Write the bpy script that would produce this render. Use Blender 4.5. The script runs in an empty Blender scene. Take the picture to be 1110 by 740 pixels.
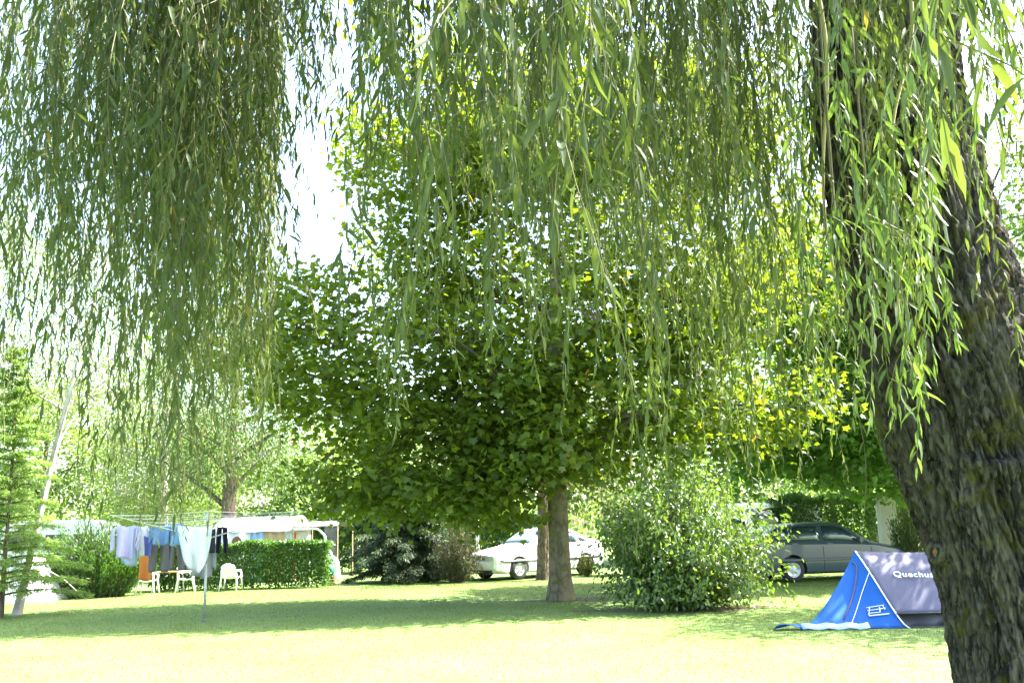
import bpy, math, random
import numpy as np
from mathutils import Vector, Matrix, noise

# ------------------------------------------------------------------ camera, world, sun
sc = bpy.context.scene
COL = sc.collection
W0, H0, FPX = 1110.0, 740.0, 1080.0
CAM = np.array([0.0, 0.0, 1.6])
PITCH, ROLL = math.radians(10.45), math.radians(1.5)
_f = np.array([0, math.cos(PITCH), math.sin(PITCH)])
_r = np.array([1.0, 0, 0])
_u = np.cross(_r, _f)
CR = _r * math.cos(ROLL) - _u * math.sin(ROLL)
CU = _u * math.cos(ROLL) + _r * math.sin(ROLL)
cam_data = bpy.data.cameras.new('camera')
cam_data.lens = 36.0 * FPX / W0
cam_data.sensor_width = 36.0
cam_data.clip_start = 0.05
cam_data.clip_end = 2000
cam = bpy.data.objects.new('camera', cam_data)
COL.objects.link(cam)
cam.matrix_world = Matrix(((CR[0], CU[0], -_f[0], CAM[0]), (CR[1], CU[1], -_f[1], CAM[1]),
                           (CR[2], CU[2], -_f[2], CAM[2]), (0, 0, 0, 1)))
sc.camera = cam

SUN_EL = math.radians(51)
SUN_AZ = np.array([0.965, 0.26])            # horizontal direction towards the sun
world = bpy.data.worlds.new("World")
sc.world = world
world.use_nodes = True
wn = world.node_tree.nodes
bg = wn['Background']
sky = wn.new('ShaderNodeTexSky')
sky.sky_type = 'NISHITA'
sky.sun_disc = False
sky.sun_elevation = SUN_EL
sky.sun_rotation = math.atan2(SUN_AZ[0], SUN_AZ[1])
sky.air_density = 1.0
sky.dust_density = 3.0
sky.ozone_density = 1.0
world.node_tree.links.new(sky.outputs[0], bg.inputs[0])
bg.inputs[1].default_value = 0.13
sun_data = bpy.data.lights.new('sun', 'SUN')
sun_data.energy = 5.0
sun_data.angle = math.radians(0.5)
sun_data.color = (1.0, 0.975, 0.93)
sun = bpy.data.objects.new('sun', sun_data)
COL.objects.link(sun)
sv = Vector((SUN_AZ[0] * math.cos(SUN_EL), SUN_AZ[1] * math.cos(SUN_EL), math.sin(SUN_EL)))
sun.rotation_euler = sv.to_track_quat('Z', 'Y').to_euler()
sc.view_settings.view_transform = 'Standard'
sc.view_settings.look = 'None'
sc.view_settings.gamma = 1
sc.view_settings.exposure = 3.0
sc.view_settings.use_curve_mapping = False
cy = sc.cycles
cy.use_denoising = True
cy.max_bounces = 8
cy.diffuse_bounces = 4
cy.glossy_bounces = 2
cy.transmission_bounces = 5
cy.transparent_max_bounces = 6
cy.sample_clamp_indirect = 6

# ------------------------------------------------------------------ helpers
def ray(px, py):
    """direction of the view ray through a point of the photograph"""
    return _f + CR * ((px - W0 / 2) / FPX) + CU * ((H0 / 2 - py) / FPX)

def gnd(px, py, z=0.0):
    d = ray(px, py)
    return CAM + d * ((z - CAM[2]) / d[2])

def at(px, py, Y):
    d = ray(px, py)
    return CAM + d * (Y / d[1])

def nrm(a):
    a = np.asarray(a, float)
    return a / np.maximum(np.linalg.norm(a, axis=-1, keepdims=True), 1e-9)

def tag(o, label=None, cat=None, group=None, kind=None):
    if label: o['label'] = label
    if cat: o['category'] = cat
    if group: o['group'] = group
    if kind: o['kind'] = kind
    return o

def thing(name, loc, label, cat, group=None, rz=0.0):
    o = bpy.data.objects.new(name, None)
    COL.objects.link(o)
    o.empty_display_size = 0.2
    o.location = tuple(float(v) for v in loc)
    o.rotation_euler = (0, 0, rz)
    return tag(o, label, cat, group)

class MB:
    """collects vertices and faces, then links ONE mesh"""
    def __init__(s):
        s.v = []; s.f = []; s.n = 0; s.arr = []
    def add(s, verts, faces):
        verts = np.asarray(verts, float).reshape(-1, 3)
        s.v.append(verts)
        s.f += [tuple(int(i) + s.n for i in f) for f in faces]
        s.n += len(verts)
        return s
    def box(s, c, d, R=None):
        x, y, z = d[0] / 2, d[1] / 2, d[2] / 2
        p = np.array([(-x, -y, -z), (x, -y, -z), (x, y, -z), (-x, y, -z), (-x, -y, z), (x, -y, z), (x, y, z), (-x, y, z)])
        if R is not None: p = p @ np.asarray(R).T
        return s.add(p + np.asarray(c), [(0, 3, 2, 1), (4, 5, 6, 7), (0, 1, 5, 4), (1, 2, 6, 5), (2, 3, 7, 6), (3, 0, 4, 7)])
    def tube(s, pts, rad, sides=8, cap=True):
        pts = np.asarray(pts, float); n = len(pts)
        rad = np.broadcast_to(np.asarray(rad, float), (n,))
        t = nrm(np.gradient(pts, axis=0))
        ref = np.array([1.0, 0.13, 0.07]) if abs(t[0][2]) > 0.7 else np.array([0.05, 0.1, 1.0])
        a = nrm(np.cross(t, ref)); b = np.cross(t, a)
        ang = np.linspace(0, 2 * np.pi, sides, endpoint=False)
        ring = pts[:, None, :] + rad[:, None, None] * (np.cos(ang)[None, :, None] * a[:, None, :] + np.sin(ang)[None, :, None] * b[:, None, :])
        fs = []
        for i in range(n - 1):
            for j in range(sides):
                k = (j + 1) % sides
                fs.append((i * sides + j, i * sides + k, (i + 1) * sides + k, (i + 1) * sides + j))
        if cap:
            fs.append(tuple(range(sides - 1, -1, -1))); fs.append(tuple((n - 1) * sides + j for j in range(sides)))
        return s.add(ring.reshape(-1, 3), fs)
    def grid(s, P):
        P = np.asarray(P, float); a, b = P.shape[:2]
        fs = [(i * b + j, i * b + j + 1, (i + 1) * b + j + 1, (i + 1) * b + j) for i in range(a - 1) for j in range(b - 1)]
        return s.add(P.reshape(-1, 3), fs)
    def build(s, name, m, parent=None, smooth=False, angle=None, loc=None, solid=None):
        me = bpy.data.meshes.new(name)
        me.from_pydata(np.concatenate(s.v).tolist(), [], s.f)
        me.materials.append(m)
        if smooth or angle:
            me.polygons.foreach_set('use_smooth', [True] * len(me.polygons))
            if angle: me.set_sharp_from_angle(angle=math.radians(angle))
        me.update()
        o = bpy.data.objects.new(name, me)
        COL.objects.link(o)
        if parent: o.parent = parent
        if loc is not None: o.location = tuple(float(q) for q in loc)
        if solid:
            md = o.modifiers.new('thickness', 'SOLIDIFY'); md.thickness = solid; md.offset = 0
        return o

def fast_mesh(name, V, F, m, parent=None, loc=None):
    """V (N,3); F list of (n,k) int arrays, k = 3, 4 ..."""
    me = bpy.data.meshes.new(name)
    me.vertices.add(len(V)); me.vertices.foreach_set('co', np.ascontiguousarray(V, dtype=np.float32).ravel())
    loops = np.concatenate([f.ravel() for f in F]).astype(np.int32)
    counts = np.concatenate([np.full(len(f), f.shape[1]) for f in F])
    starts = np.concatenate([[0], np.cumsum(counts)[:-1]]).astype(np.int32)
    me.loops.add(len(loops)); me.loops.foreach_set('vertex_index', loops)
    me.polygons.add(len(counts)); me.polygons.foreach_set('loop_start', starts)
    me.materials.append(m)
    me.update(calc_edges=True)
    o = bpy.data.objects.new(name, me)
    COL.objects.link(o)
    if parent: o.parent = parent
    if loc is not None: o.location = tuple(float(q) for q in loc)
    return o

# leaf templates: (along, across, up)
T_WILLOW = (np.array([(0, 0, 0), (.28, .5, .02), (.3, 0, -.012), (.28, -.5, .02), (.66, .40, -.03), (.66, 0, -.06), (.66, -.40, -.03), (1, .02, -.16)]),
            [np.array([(0, 2, 1), (0, 3, 2), (4, 5, 7), (5, 6, 7)]), np.array([(1, 2, 5, 4), (2, 3, 6, 5)])])
T_OVATE = (np.array([(0, 0, 0), (.35, .5, .05), (.35, 0, -.02), (.35, -.5, .05), (.72, .36, -.0), (.72, 0, -.07), (.72, -.36, -.0), (1, 0, -.16)]), T_WILLOW[1])
_pl = [(0, 0), (.02, -.22), (-.08, -.48), (.28, -.42), (.52, -.58), (.60, -.24), (1.0, 0), (.60, .24), (.52, .58), (.28, .42), (-.08, .48), (.02, .22)]
T_LOBED = (np.array([(.38, 0, .06)] + [(x, y, -.10 * (y * y + (x - .38) ** 2) * 2) for x, y in _pl]),
           [np.array([(0, 1 + i, 1 + (i + 1) % 12) for i in range(12)])])
T_SMALL = (np.array([(0, 0, 0), (.5, .5, .06), (1, 0, -.08), (.5, -.5, .06)]), [np.array([(0, 3, 2), (0, 2, 1)])])
T_NEEDLE = (np.array([(0, -.12, 0), (.55, -.5, .02), (1, 0, -.06), (.55, .5, .02), (0, .12, 0)]), [np.array([(0, 1, 3, 4)]), np.array([(1, 2, 3)])])
T_BLADE = (np.array([(0, -.5, 0), (0, .5, 0), (1, 0, 0)]), [np.array([(0, 1, 2)])])

def leaf_arrays(tmpl, C, A, N, L, Wd):
    tv, tf = tmpl
    A = nrm(A); N = N - A * np.sum(A * N, 1, keepdims=True); N = nrm(N); S = np.cross(N, A)
    L = np.broadcast_to(L, (len(C),)); Wd = np.broadcast_to(Wd, (len(C),))
    V = (C[:, None, :] + A[:, None, :] * (tv[None, :, 0, None] * L[:, None, None])
         + S[:, None, :] * (tv[None, :, 1, None] * Wd[:, None, None]) + N[:, None, :] * (tv[None, :, 2, None] * L[:, None, None]))
    off = (np.arange(len(C)) * len(tv))[:, None, None]
    return V.reshape(-1, 3), [(f[None] + off).reshape(-1, f.shape[1]) for f in tf]

def leaves(name, tmpl, C, A, N, L, Wd, m, parent=None, loc=None):
    V, F = leaf_arrays(tmpl, C, A, N, L, Wd)
    return fast_mesh(name, V, F, m, parent, loc)

def fbm(p, o=3):
    return noise.fractal(Vector(p), 1.0, 2.0, o)

# ------------------------------------------------------------------ materials
def new_mat(name):
    m = bpy.data.materials.new(name); m.use_nodes = True
    nt = m.node_tree
    return m, nt, nt.nodes['Principled BSDF'], nt.nodes['Material Output']

def leaf_mat(name, c1, c2, trans=0.4, rough=0.45, tcol=None, spec=0.4, dead=0.0):
    m, nt, p, out = new_mat(name)
    g = nt.nodes.new('ShaderNodeNewGeometry')
    ramp = nt.nodes.new('ShaderNodeValToRGB')
    ramp.color_ramp.elements[0].color = (*c1, 1); ramp.color_ramp.elements[1].color = (*c2, 1)
    if dead > 0:
        e = ramp.color_ramp.elements.new(1 - dead); e.color = (*c2, 1)
        ramp.color_ramp.elements[-1].color = (0.30, 0.17, 0.05, 1)
    nt.links.new(g.outputs['Random Per Island'], ramp.inputs[0])
    no = nt.nodes.new('ShaderNodeTexNoise'); no.inputs['Scale'].default_value = 0.8
    nt.links.new(g.outputs['Position'], no.inputs['Vector'])
    mul = nt.nodes.new('ShaderNodeHueSaturation')
    mr = nt.nodes.new('ShaderNodeMapRange'); mr.inputs[3].default_value = 0.65; mr.inputs[4].default_value = 1.35
    nt.links.new(no.outputs[0], mr.inputs[0]); nt.links.new(mr.outputs[0], mul.inputs['Value'])
    nt.links.new(ramp.outputs[0], mul.inputs['Color'])
    nt.links.new(mul.outputs[0], p.inputs['Base Color'])
    p.inputs['Roughness'].default_value = rough
    p.inputs['Specular IOR Level'].default_value = spec
    t = nt.nodes.new('ShaderNodeBsdfTranslucent')
    tc = nt.nodes.new('ShaderNodeMix'); tc.data_type = 'RGBA'; tc.blend_type = 'MULTIPLY'; tc.inputs[0].default_value = 1
    nt.links.new(mul.outputs[0], tc.inputs[6]); tc.inputs[7].default_value = (*(tcol or (1.9, 1.9, 0.7)), 1)
    nt.links.new(tc.outputs[2], t.inputs[0])
    mx = nt.nodes.new('ShaderNodeMixShader'); mx.inputs[0].default_value = trans
    nt.links.new(p.outputs[0], mx.inputs[1]); nt.links.new(t.outputs[0], mx.inputs[2])
    nt.links.new(mx.outputs[0], out.inputs[0])
    return m

def plain(name, col, rough=0.5, metal=0.0, spec=0.5, var=0.0, scale=8.0, coat=0.0, bump=0.0, trans=0.0):
    m, nt, p, out = new_mat(name)
    p.inputs['Roughness'].default_value = rough; p.inputs['Metallic'].default_value = metal
    p.inputs['Specular IOR Level'].default_value = spec; p.inputs['Coat Weight'].default_value = coat
    tx = nt.nodes.new('ShaderNodeTexCoord'); no = nt.nodes.new('ShaderNodeTexNoise')
    no.inputs['Scale'].default_value = scale; no.inputs['Detail'].default_value = 5
    nt.links.new(tx.outputs['Object'], no.inputs['Vector'])
    hs = nt.nodes.new('ShaderNodeHueSaturation'); hs.inputs['Color'].default_value = (*col, 1)
    mr = nt.nodes.new('ShaderNodeMapRange'); mr.inputs[3].default_value = 1 - var; mr.inputs[4].default_value = 1 + var
    nt.links.new(no.outputs[0], mr.inputs[0]); nt.links.new(mr.outputs[0], hs.inputs['Value'])
    nt.links.new(hs.outputs[0], p.inputs['Base Color'])
    if bump:
        b = nt.nodes.new('ShaderNodeBump'); b.inputs['Strength'].default_value = bump; b.inputs['Distance'].default_value = 0.02
        nt.links.new(no.outputs[0], b.inputs['Height']); nt.links.new(b.outputs[0], p.inputs['Normal'])
    if trans:
        t = nt.nodes.new('ShaderNodeBsdfTranslucent'); nt.links.new(hs.outputs[0], t.inputs[0])
        mx = nt.nodes.new('ShaderNodeMixShader'); mx.inputs[0].default_value = trans
        nt.links.new(p.outputs[0], mx.inputs[1]); nt.links.new(t.outputs[0], mx.inputs[2]); nt.links.new(mx.outputs[0], out.inputs[0])
    return m

def bark_mat(name, dark, light, scale=14, stretch=0.18, moss=None, mosslo=0.6, bump=0.9, patches=None):
    m, nt, p, out = new_mat(name)
    tx = nt.nodes.new('ShaderNodeTexCoord'); mp = nt.nodes.new('ShaderNodeMapping')
    mp.inputs['Scale'].default_value = (1, 1, stretch)
    nt.links.new(tx.outputs['Object'], mp.inputs[0])
    vo = nt.nodes.new('ShaderNodeTexVoronoi'); vo.feature = 'DISTANCE_TO_EDGE'; vo.inputs['Scale'].default_value = scale
    n1 = nt.nodes.new('ShaderNodeTexNoise'); n1.inputs['Scale'].default_value = scale * .7; n1.inputs['Detail'].default_value = 8; n1.inputs['Roughness'].default_value = .7
    nt.links.new(mp.outputs[0], n1.inputs['Vector'])
    ad = nt.nodes.new('ShaderNodeMix'); ad.data_type = 'VECTOR'; ad.inputs[0].default_value = .12
    nt.links.new(mp.outputs[0], ad.inputs[4]); nt.links.new(n1.outputs['Color'], ad.inputs[5])
    nt.links.new(ad.outputs[1], vo.inputs['Vector'])
    ma = nt.nodes.new('ShaderNodeMath'); ma.operation = 'MULTIPLY_ADD'; ma.inputs[1].default_value = 1.6
    nt.links.new(vo.outputs['Distance'], ma.inputs[0]); nt.links.new(n1.outputs[0], ma.inputs[2])
    rp = nt.nodes.new('ShaderNodeValToRGB'); rp.color_ramp.elements[0].position = .42; rp.color_ramp.elements[1].position = .78
    rp.color_ramp.elements[0].color = (*dark, 1); rp.color_ramp.elements[1].color = (*light, 1)
    nt.links.new(ma.outputs[0], rp.inputs[0]); src = rp.outputs[0]
    def over(src, col, sc_, lo, hi, det=4):
        n2 = nt.nodes.new('ShaderNodeTexNoise'); n2.inputs['Scale'].default_value = sc_; n2.inputs['Detail'].default_value = det; n2.inputs['Roughness'].default_value = .65
        nt.links.new(tx.outputs['Object'], n2.inputs['Vector'])
        r2 = nt.nodes.new('ShaderNodeValToRGB'); r2.color_ramp.elements[0].position = lo; r2.color_ramp.elements[1].position = hi
        nt.links.new(n2.outputs[0], r2.inputs[0])
        mx = nt.nodes.new('ShaderNodeMix'); mx.data_type = 'RGBA'
        nt.links.new(r2.outputs[0], mx.inputs[0]); nt.links.new(src, mx.inputs[6]); mx.inputs[7].default_value = (*col, 1)
        return mx.outputs[2]
    if moss: src = over(src, moss, 5.0, mosslo, mosslo + .10, 8)
    if patches: src = over(src, patches, 2.6, .5, .62)
    nt.links.new(src, p.inputs['Base Color']); p.inputs['Roughness'].default_value = .95
    p.inputs['Specular IOR Level'].default_value = .15
    b = nt.nodes.new('ShaderNodeBump'); b.inputs['Strength'].default_value = bump; b.inputs['Distance'].default_value = .03
    nt.links.new(ma.outputs[0], b.inputs['Height']); nt.links.new(b.outputs[0], p.inputs['Normal'])
    return m

M = {}
M['willow'] = leaf_mat('willow_leaf', (.046, .070, .027), (.080, .106, .037), .40, .5, (1.9, 1.9, .6), .22, dead=.006)
M['willow_young'] = leaf_mat('willow_leaf_young', (.062, .095, .028), (.10, .14, .04), .42, .42, (1.6, 1.8, .7), .5)
M['twig'] = plain('willow_twig', (.11, .10, .035), .7, var=.3, scale=3)
M['plane'] = leaf_mat('plane_leaf', (.058, .098, .014), (.12, .162, .026), .54, .45, (2.3, 2.2, .4), .35, dead=.006)
M['plane_light'] = leaf_mat('maple_leaf', (.065, .135, .03), (.115, .19, .045), .45, .4, (1.5, 1.8, .5), .5)
M['bush'] = leaf_mat('shrub_leaf', (.055, .105, .022), (.11, .16, .042), .42, .35, (2.0, 2.0, .6), .6)
M['hedge'] = leaf_mat('hedge_leaf', (.045, .11, .025), (.09, .17, .03), .35, .4, (1.8, 1.9, .5), .5)
M['reed'] = leaf_mat('upright_shrub_leaf', (.032, .085, .016), (.075, .15, .025), .35, .4, (1.8, 1.9, .5), .5)
M['birch_leaf'] = leaf_mat('birch_leaf', (.12, .17, .05), (.20, .24, .08), .45, .45, (1.6, 1.7, .7), .4)
M['pale'] = leaf_mat('pale_leaf', (.13, .19, .06), (.20, .27, .09), .45, .5, (1.6, 1.7, .7), .3)
M['mid'] = leaf_mat('mid_green_leaf', (.06, .11, .035), (.11, .17, .05), .42, .45, (1.8, 1.9, .6), .4)
M['dark'] = leaf_mat('dark_leaf', (.03, .065, .02), (.06, .10, .03), .35, .4, (2, 2.1, .5), .5)
M['cedar'] = leaf_mat('blue_needles', (.045, .072, .034), (.075, .105, .048), .2, .5, (1.3, 1.5, .9), .3)
M['larch'] = leaf_mat('light_needles', (.15, .22, .07), (.24, .32, .10), .5, .5, (1.5, 1.7, .7), .3)
M['pine'] = leaf_mat('pine_needles', (.09, .12, .03), (.17, .18, .05), .35, .5, (1.5, 1.5, .6), .3, dead=.12)
M['brush'] = leaf_mat('brown_shrub_leaf', (.06, .075, .04), (.11, .12, .06), .3, .6, (1.4, 1.3, .7), .2, dead=.1)
M['bark_willow'] = bark_mat('willow_bark', (.010, .009, .0085), (.125, .113, .10), 20, .26, moss=(.10, .092, .028), mosslo=.53, bump=1.0)
M['bark_plane'] = bark_mat('plane_bark', (.10, .085, .055), (.19, .165, .11), 7, .5, moss=(.12, .11, .035), mosslo=.52, bump=.3, patches=(.22, .19, .12))
M['bark_brown'] = bark_mat('brown_bark', (.06, .045, .035), (.20, .15, .11), 12, .3, bump=.8)
M['bark_tan'] = bark_mat('tan_bark', (.22, .17, .11), (.38, .31, .21), 6, .4, bump=.3)
M['bark_pine'] = bark_mat('pine_bark', (.05, .04, .032), (.17, .125, .095), 12, .35, bump=.8)
M['bark_birch'] = plain('birch_bark', (.42, .38, .38), .8, var=.75, scale=6, bump=.6)
M['branch'] = bark_mat('branch_bark', (.05, .045, .03), (.13, .11, .08), 20, .4, bump=.3)
M['white_paint'] = plain('car_white_paint', (.78, .79, .80), .25, coat=.6, var=.02)
M['grey_paint'] = plain('car_grey_paint', (.05, .075, .095), .3, metal=.0, coat=.7, var=.03)
M['glass'] = plain('car_glass', (.03, .05, .06), .05, spec=1.0, coat=.3)
M['glass_sky_tint'] = plain('windscreen_glass', (.10, .16, .20), .06, spec=1.0, coat=.5)  # blue reflection on the windscreen put into the glass colour
M['black'] = plain('black_rubber', (.02, .02, .022), .7, var=.2)
M['trim'] = plain('grey_trim', (.10, .11, .125), .5)
M['rim'] = plain('silver_rim', (.55, .56, .58), .35, metal=.3)
M['lamp'] = plain('headlamp_lens', (.45, .50, .52), .12, spec=.9)
M['amber'] = plain('indicator_lens', (.6, .22, .03), .3)
M['red'] = plain('red_lens', (.35, .02, .02), .3)
M['plate'] = plain('number_plate', (.55, .55, .52), .5)
M['tent_blue'] = plain('blue_tent_fabric', (.012, .15, .56), .6, bump=.35, scale=5, var=.08, trans=.35)
M['tent_light'] = plain('pale_tent_hem', (.42, .58, .78), .6, trans=.2)
M['tent_grey'] = plain('grey_tent_fabric', (.095, .095, .155), .55, bump=.35, scale=5, var=.05, trans=.12)
M['tent_dark'] = plain('dark_tent_fabric', (.05, .05, .06), .6)
M['tape'] = plain('white_tape', (.8, .8, .8), .6)
M['zip'] = plain('zip_tape', (.13, .09, .14), .6)
M['plastic'] = plain('white_plastic', (.78, .78, .78), .35)
M['canvas'] = plain('white_canvas', (.72, .72, .72), .8, trans=.2, var=.04)
M['canvas_grey'] = plain('grey_canvas', (.16, .15, .145), .8, trans=.1, var=.08)
M['canvas_tan'] = plain('tan_canvas', (.50, .36, .17), .8, trans=.15, var=.05)
M['canvas_blue'] = plain('pale_blue_canvas', (.28, .42, .60), .8, trans=.15)
M['canvas_brown'] = plain('brown_canvas', (.14, .07, .035), .8)
M['concrete'] = plain('pale_concrete', (.42, .41, .37), .9, var=.15, scale=5, bump=.2)
M['steel'] = plain('galvanised_pole', (.36, .38, .30), .45, metal=.4)
M['paint_white'] = plain('painted_white', (.7, .7, .7), .5, var=.05)
M['rope'] = plain('white_line', (.7, .7, .68), .7)
M['soil'] = plain('leaf_litter_soil', (.10, .07, .045), .95, var=.5, scale=9, bump=.6)
M['wood'] = plain('wood_table_top', (.50, .27, .11), .5, var=.15)
M['green_bag'] = plain('green_bag_fabric', (.01, .16, .10), .6, var=.1)

# grass
def grass_mat(name, c1, c2, c3):
    m, nt, p, out = new_mat(name)
    g = nt.nodes.new('ShaderNodeNewGeometry')
    n1 = nt.nodes.new('ShaderNodeTexNoise'); n1.inputs['Scale'].default_value = .55; n1.inputs['Detail'].default_value = 6
    n2 = nt.nodes.new('ShaderNodeTexNoise'); n2.inputs['Scale'].default_value = 26; n2.inputs['Detail'].default_value = 5; n2.inputs['Roughness'].default_value = .75
    for n in (n1, n2): nt.links.new(g.outputs['Position'], n.inputs['Vector'])
    r1 = nt.nodes.new('ShaderNodeValToRGB'); r1.color_ramp.elements[0].position = .35; r1.color_ramp.elements[1].position = .65
    r1.color_ramp.elements[0].color = (*c1, 1); r1.color_ramp.elements[1].color = (*c2, 1)
    nt.links.new(n1.outputs[0], r1.inputs[0])
    r2 = nt.nodes.new('ShaderNodeValToRGB'); r2.color_ramp.elements[0].position = .30; r2.color_ramp.elements[1].position = .85
    nt.links.new(n2.outputs[0], r2.inputs[0])
    mx = nt.nodes.new('ShaderNodeMix'); mx.data_type = 'RGBA'
    nt.links.new(r2.outputs[0], mx.inputs[0]); nt.links.new(r1.outputs[0], mx.inputs[6]); mx.inputs[7].default_value = (*c3, 1)
    nt.links.new(mx.outputs[2], p.inputs['Base Color']); p.inputs['Roughness'].default_value = .85
    p.inputs['Specular IOR Level'].default_value = .2
    b = nt.nodes.new('ShaderNodeBump'); b.inputs['Strength'].default_value = .2; b.inputs['Distance'].default_value = .03
    nt.links.new(n2.outputs[0], b.inputs['Height']); nt.links.new(b.outputs[0], p.inputs['Normal'])
    return m
M['lawn'] = grass_mat('lawn', (.098, .152, .020), (.136, .205, .048), (.150, .212, .075))
M['blade'] = leaf_mat('grass_blade', (.115, .175, .030), (.14, .205, .05), .25, .6, (1.5, 1.6, .6), .2, dead=.03)

M['dead_leaf'] = leaf_mat('dead_leaf', (.16, .10, .03), (.30, .24, .07), .2, .7, (1, 1, 1), .2)
# ------------------------------------------------------------------ ground
g = MB().add([(-300, -60, 0), (300, -60, 0), (300, 500, 0), (-300, 500, 0)], [(0, 1, 2, 3)]).build('ground', M['lawn'])
tag(g, 'flat mown campsite lawn in bright sun', 'lawn', kind='structure')

rng = np.random.default_rng(3)
n = 330000
yy = np.sqrt(rng.uniform(8.3 ** 2, 30 ** 2, n)); xx = rng.uniform(-.58, .58, n) * yy
C = np.stack([xx, yy, np.zeros(n)], 1)
A = np.stack([rng.normal(0, .9, n), rng.normal(0, .9, n), np.ones(n)], 1)
N = rng.normal(0, .5, (n, 3)); N[:, 2] += 1.2
o = leaves('grass', T_BLADE, C, A, N, rng.uniform(.012, .032, n) * (1 + .6 * rng.random(n) ** 6), rng.uniform(.003, .006, n) * (1 + yy / 20), M['blade'])
tag(o, 'short green blades of mown lawn grass', 'grass', kind='stuff')
n = 420
yy = rng.uniform(9, 27, n); xx = rng.uniform(-.55, .55, n) * yy
o = leaves('fallen_leaves', T_WILLOW, np.stack([xx, yy, np.full(n, .03)], 1), np.stack([rng.normal(0, 1, n), rng.normal(0, 1, n), rng.normal(0, .12, n)], 1),
           rng.normal(0, .2, (n, 3)) + np.array([0, 0, 1]), rng.uniform(.05, .09, n), rng.uniform(.012, .03, n), M['dead_leaf'])
tag(o, 'scattered dry yellow brown leaves lying on the lawn', 'fallen leaves', kind='stuff')

def soil_patch(c, rx, ry, label, seed, n_leaf=500):
    rs = np.random.default_rng(seed)
    k = 40; ang = np.linspace(0, 2 * np.pi, k, endpoint=False)
    rr = 1 + .22 * np.sin(3 * ang + seed) + .15 * rs.normal(0, 1, k)
    V = [(c[0], c[1], .006)] + [(c[0] + rx * r * math.cos(a), c[1] + ry * r * math.sin(a), .004) for a, r in zip(ang, rr)]
    o = MB().add(V, [(0, 1 + i, 1 + (i + 1) % k) for i in range(k)]).build('soil_patch', M['soil'])
    tag(o, label, 'soil', kind='structure')

# ------------------------------------------------------------------ generic foliage makers
def crown_cloud(rs, n_cl, c, r, noise_scale=.33, thr=-.12, hollow=.35, clip=None, seed=0):
    """clump centres in an ellipsoid, thinned by noise so gaps open"""
    out = []
    while len(out) < n_cl:
        d = rs.normal(0, 1, 3); d /= np.linalg.norm(d)
        rad = hollow + (1 - hollow) * rs.random() ** .6
        p = np.array(c) + d * rad * np.array(r) * (1 + .22 * fbm((d[0] * 1.8 + seed, d[1] * 1.8, d[2] * 1.8)))
        if clip is not None and not clip(p): continue
        if fbm((p[0] * noise_scale + seed * 7, p[1] * noise_scale, p[2] * noise_scale * 1.4)) < thr: continue
        out.append(p)
    return np.array(out)

def spray_leaves(rs, cl, per, spread, flat=.45, droop=.35, up=1.2, centre=None, jitter=.6):
    n = len(cl) * per
    base = np.repeat(cl, per, 0)
    off = rs.normal(0, 1, (n, 3)) * np.array([spread, spread, spread * flat])
    C = base + off
    A = nrm(off) + rs.normal(0, jitter, (n, 3))
    if centre is not None: A += nrm(C - np.array(centre)) * .6
    A[:, 2] -= droop
    N = rs.normal(0, .55, (n, 3)) + np.array([0, 0, up])
    return C, A, N

def trunk_pts(p0, p1, k=9, wob=.12, seed=0):
    rs = np.random.default_rng(seed)
    t = np.linspace(0, 1, k)
    p = np.outer(1 - t, p0) + np.outer(t, p1)
    ph = rs.uniform(0, 6, 4)
    p[:, 0] += wob * (np.sin(t * 4 + ph[0]) - np.sin(ph[0])) * t
    p[:, 1] += wob * (np.sin(t * 4 + ph[1]) - np.sin(ph[1])) * t
    return p

def rough_trunk(pts, rad, sides, amp, seed=0, flare=.35, flare_h=.35):
    """tube with bark relief and root flare, as MB"""
    pts = np.asarray(pts); n = len(pts)
    t = nrm(np.gradient(pts, axis=0)); a = nrm(np.cross(t, [0.02, 1.0, 0.05])); b = np.cross(t, a)
    V = []
    z0 = pts[0][2]
    for i in range(n):
        fl = 1 + flare * math.exp(-(pts[i][2] - z0) / flare_h)
        for j in range(sides):
            an = 2 * math.pi * j / sides
            lob = 1 + (fl - 1) * (.5 + .5 * math.cos(an * 5 + seed)) + (fl - 1) * .4
            d = fbm((math.cos(an) * 2.2 + seed, math.sin(an) * 2.2, pts[i][2] * .7), 4)
            V.append(pts[i] + (rad[i] * (lob if fl > 1.01 else 1) + amp * d) * (math.cos(an) * a[i] + math.sin(an) * b[i]))
    fs = [(i * sides + j, i * sides + (j + 1) % sides, (i + 1) * sides + (j + 1) % sides, (i + 1) * sides + j) for i in range(n - 1) for j in range(sides)]
    fs.append(tuple((n - 1) * sides + j for j in range(sides)))
    m = MB(); m.add(V, fs)
    return m

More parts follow.
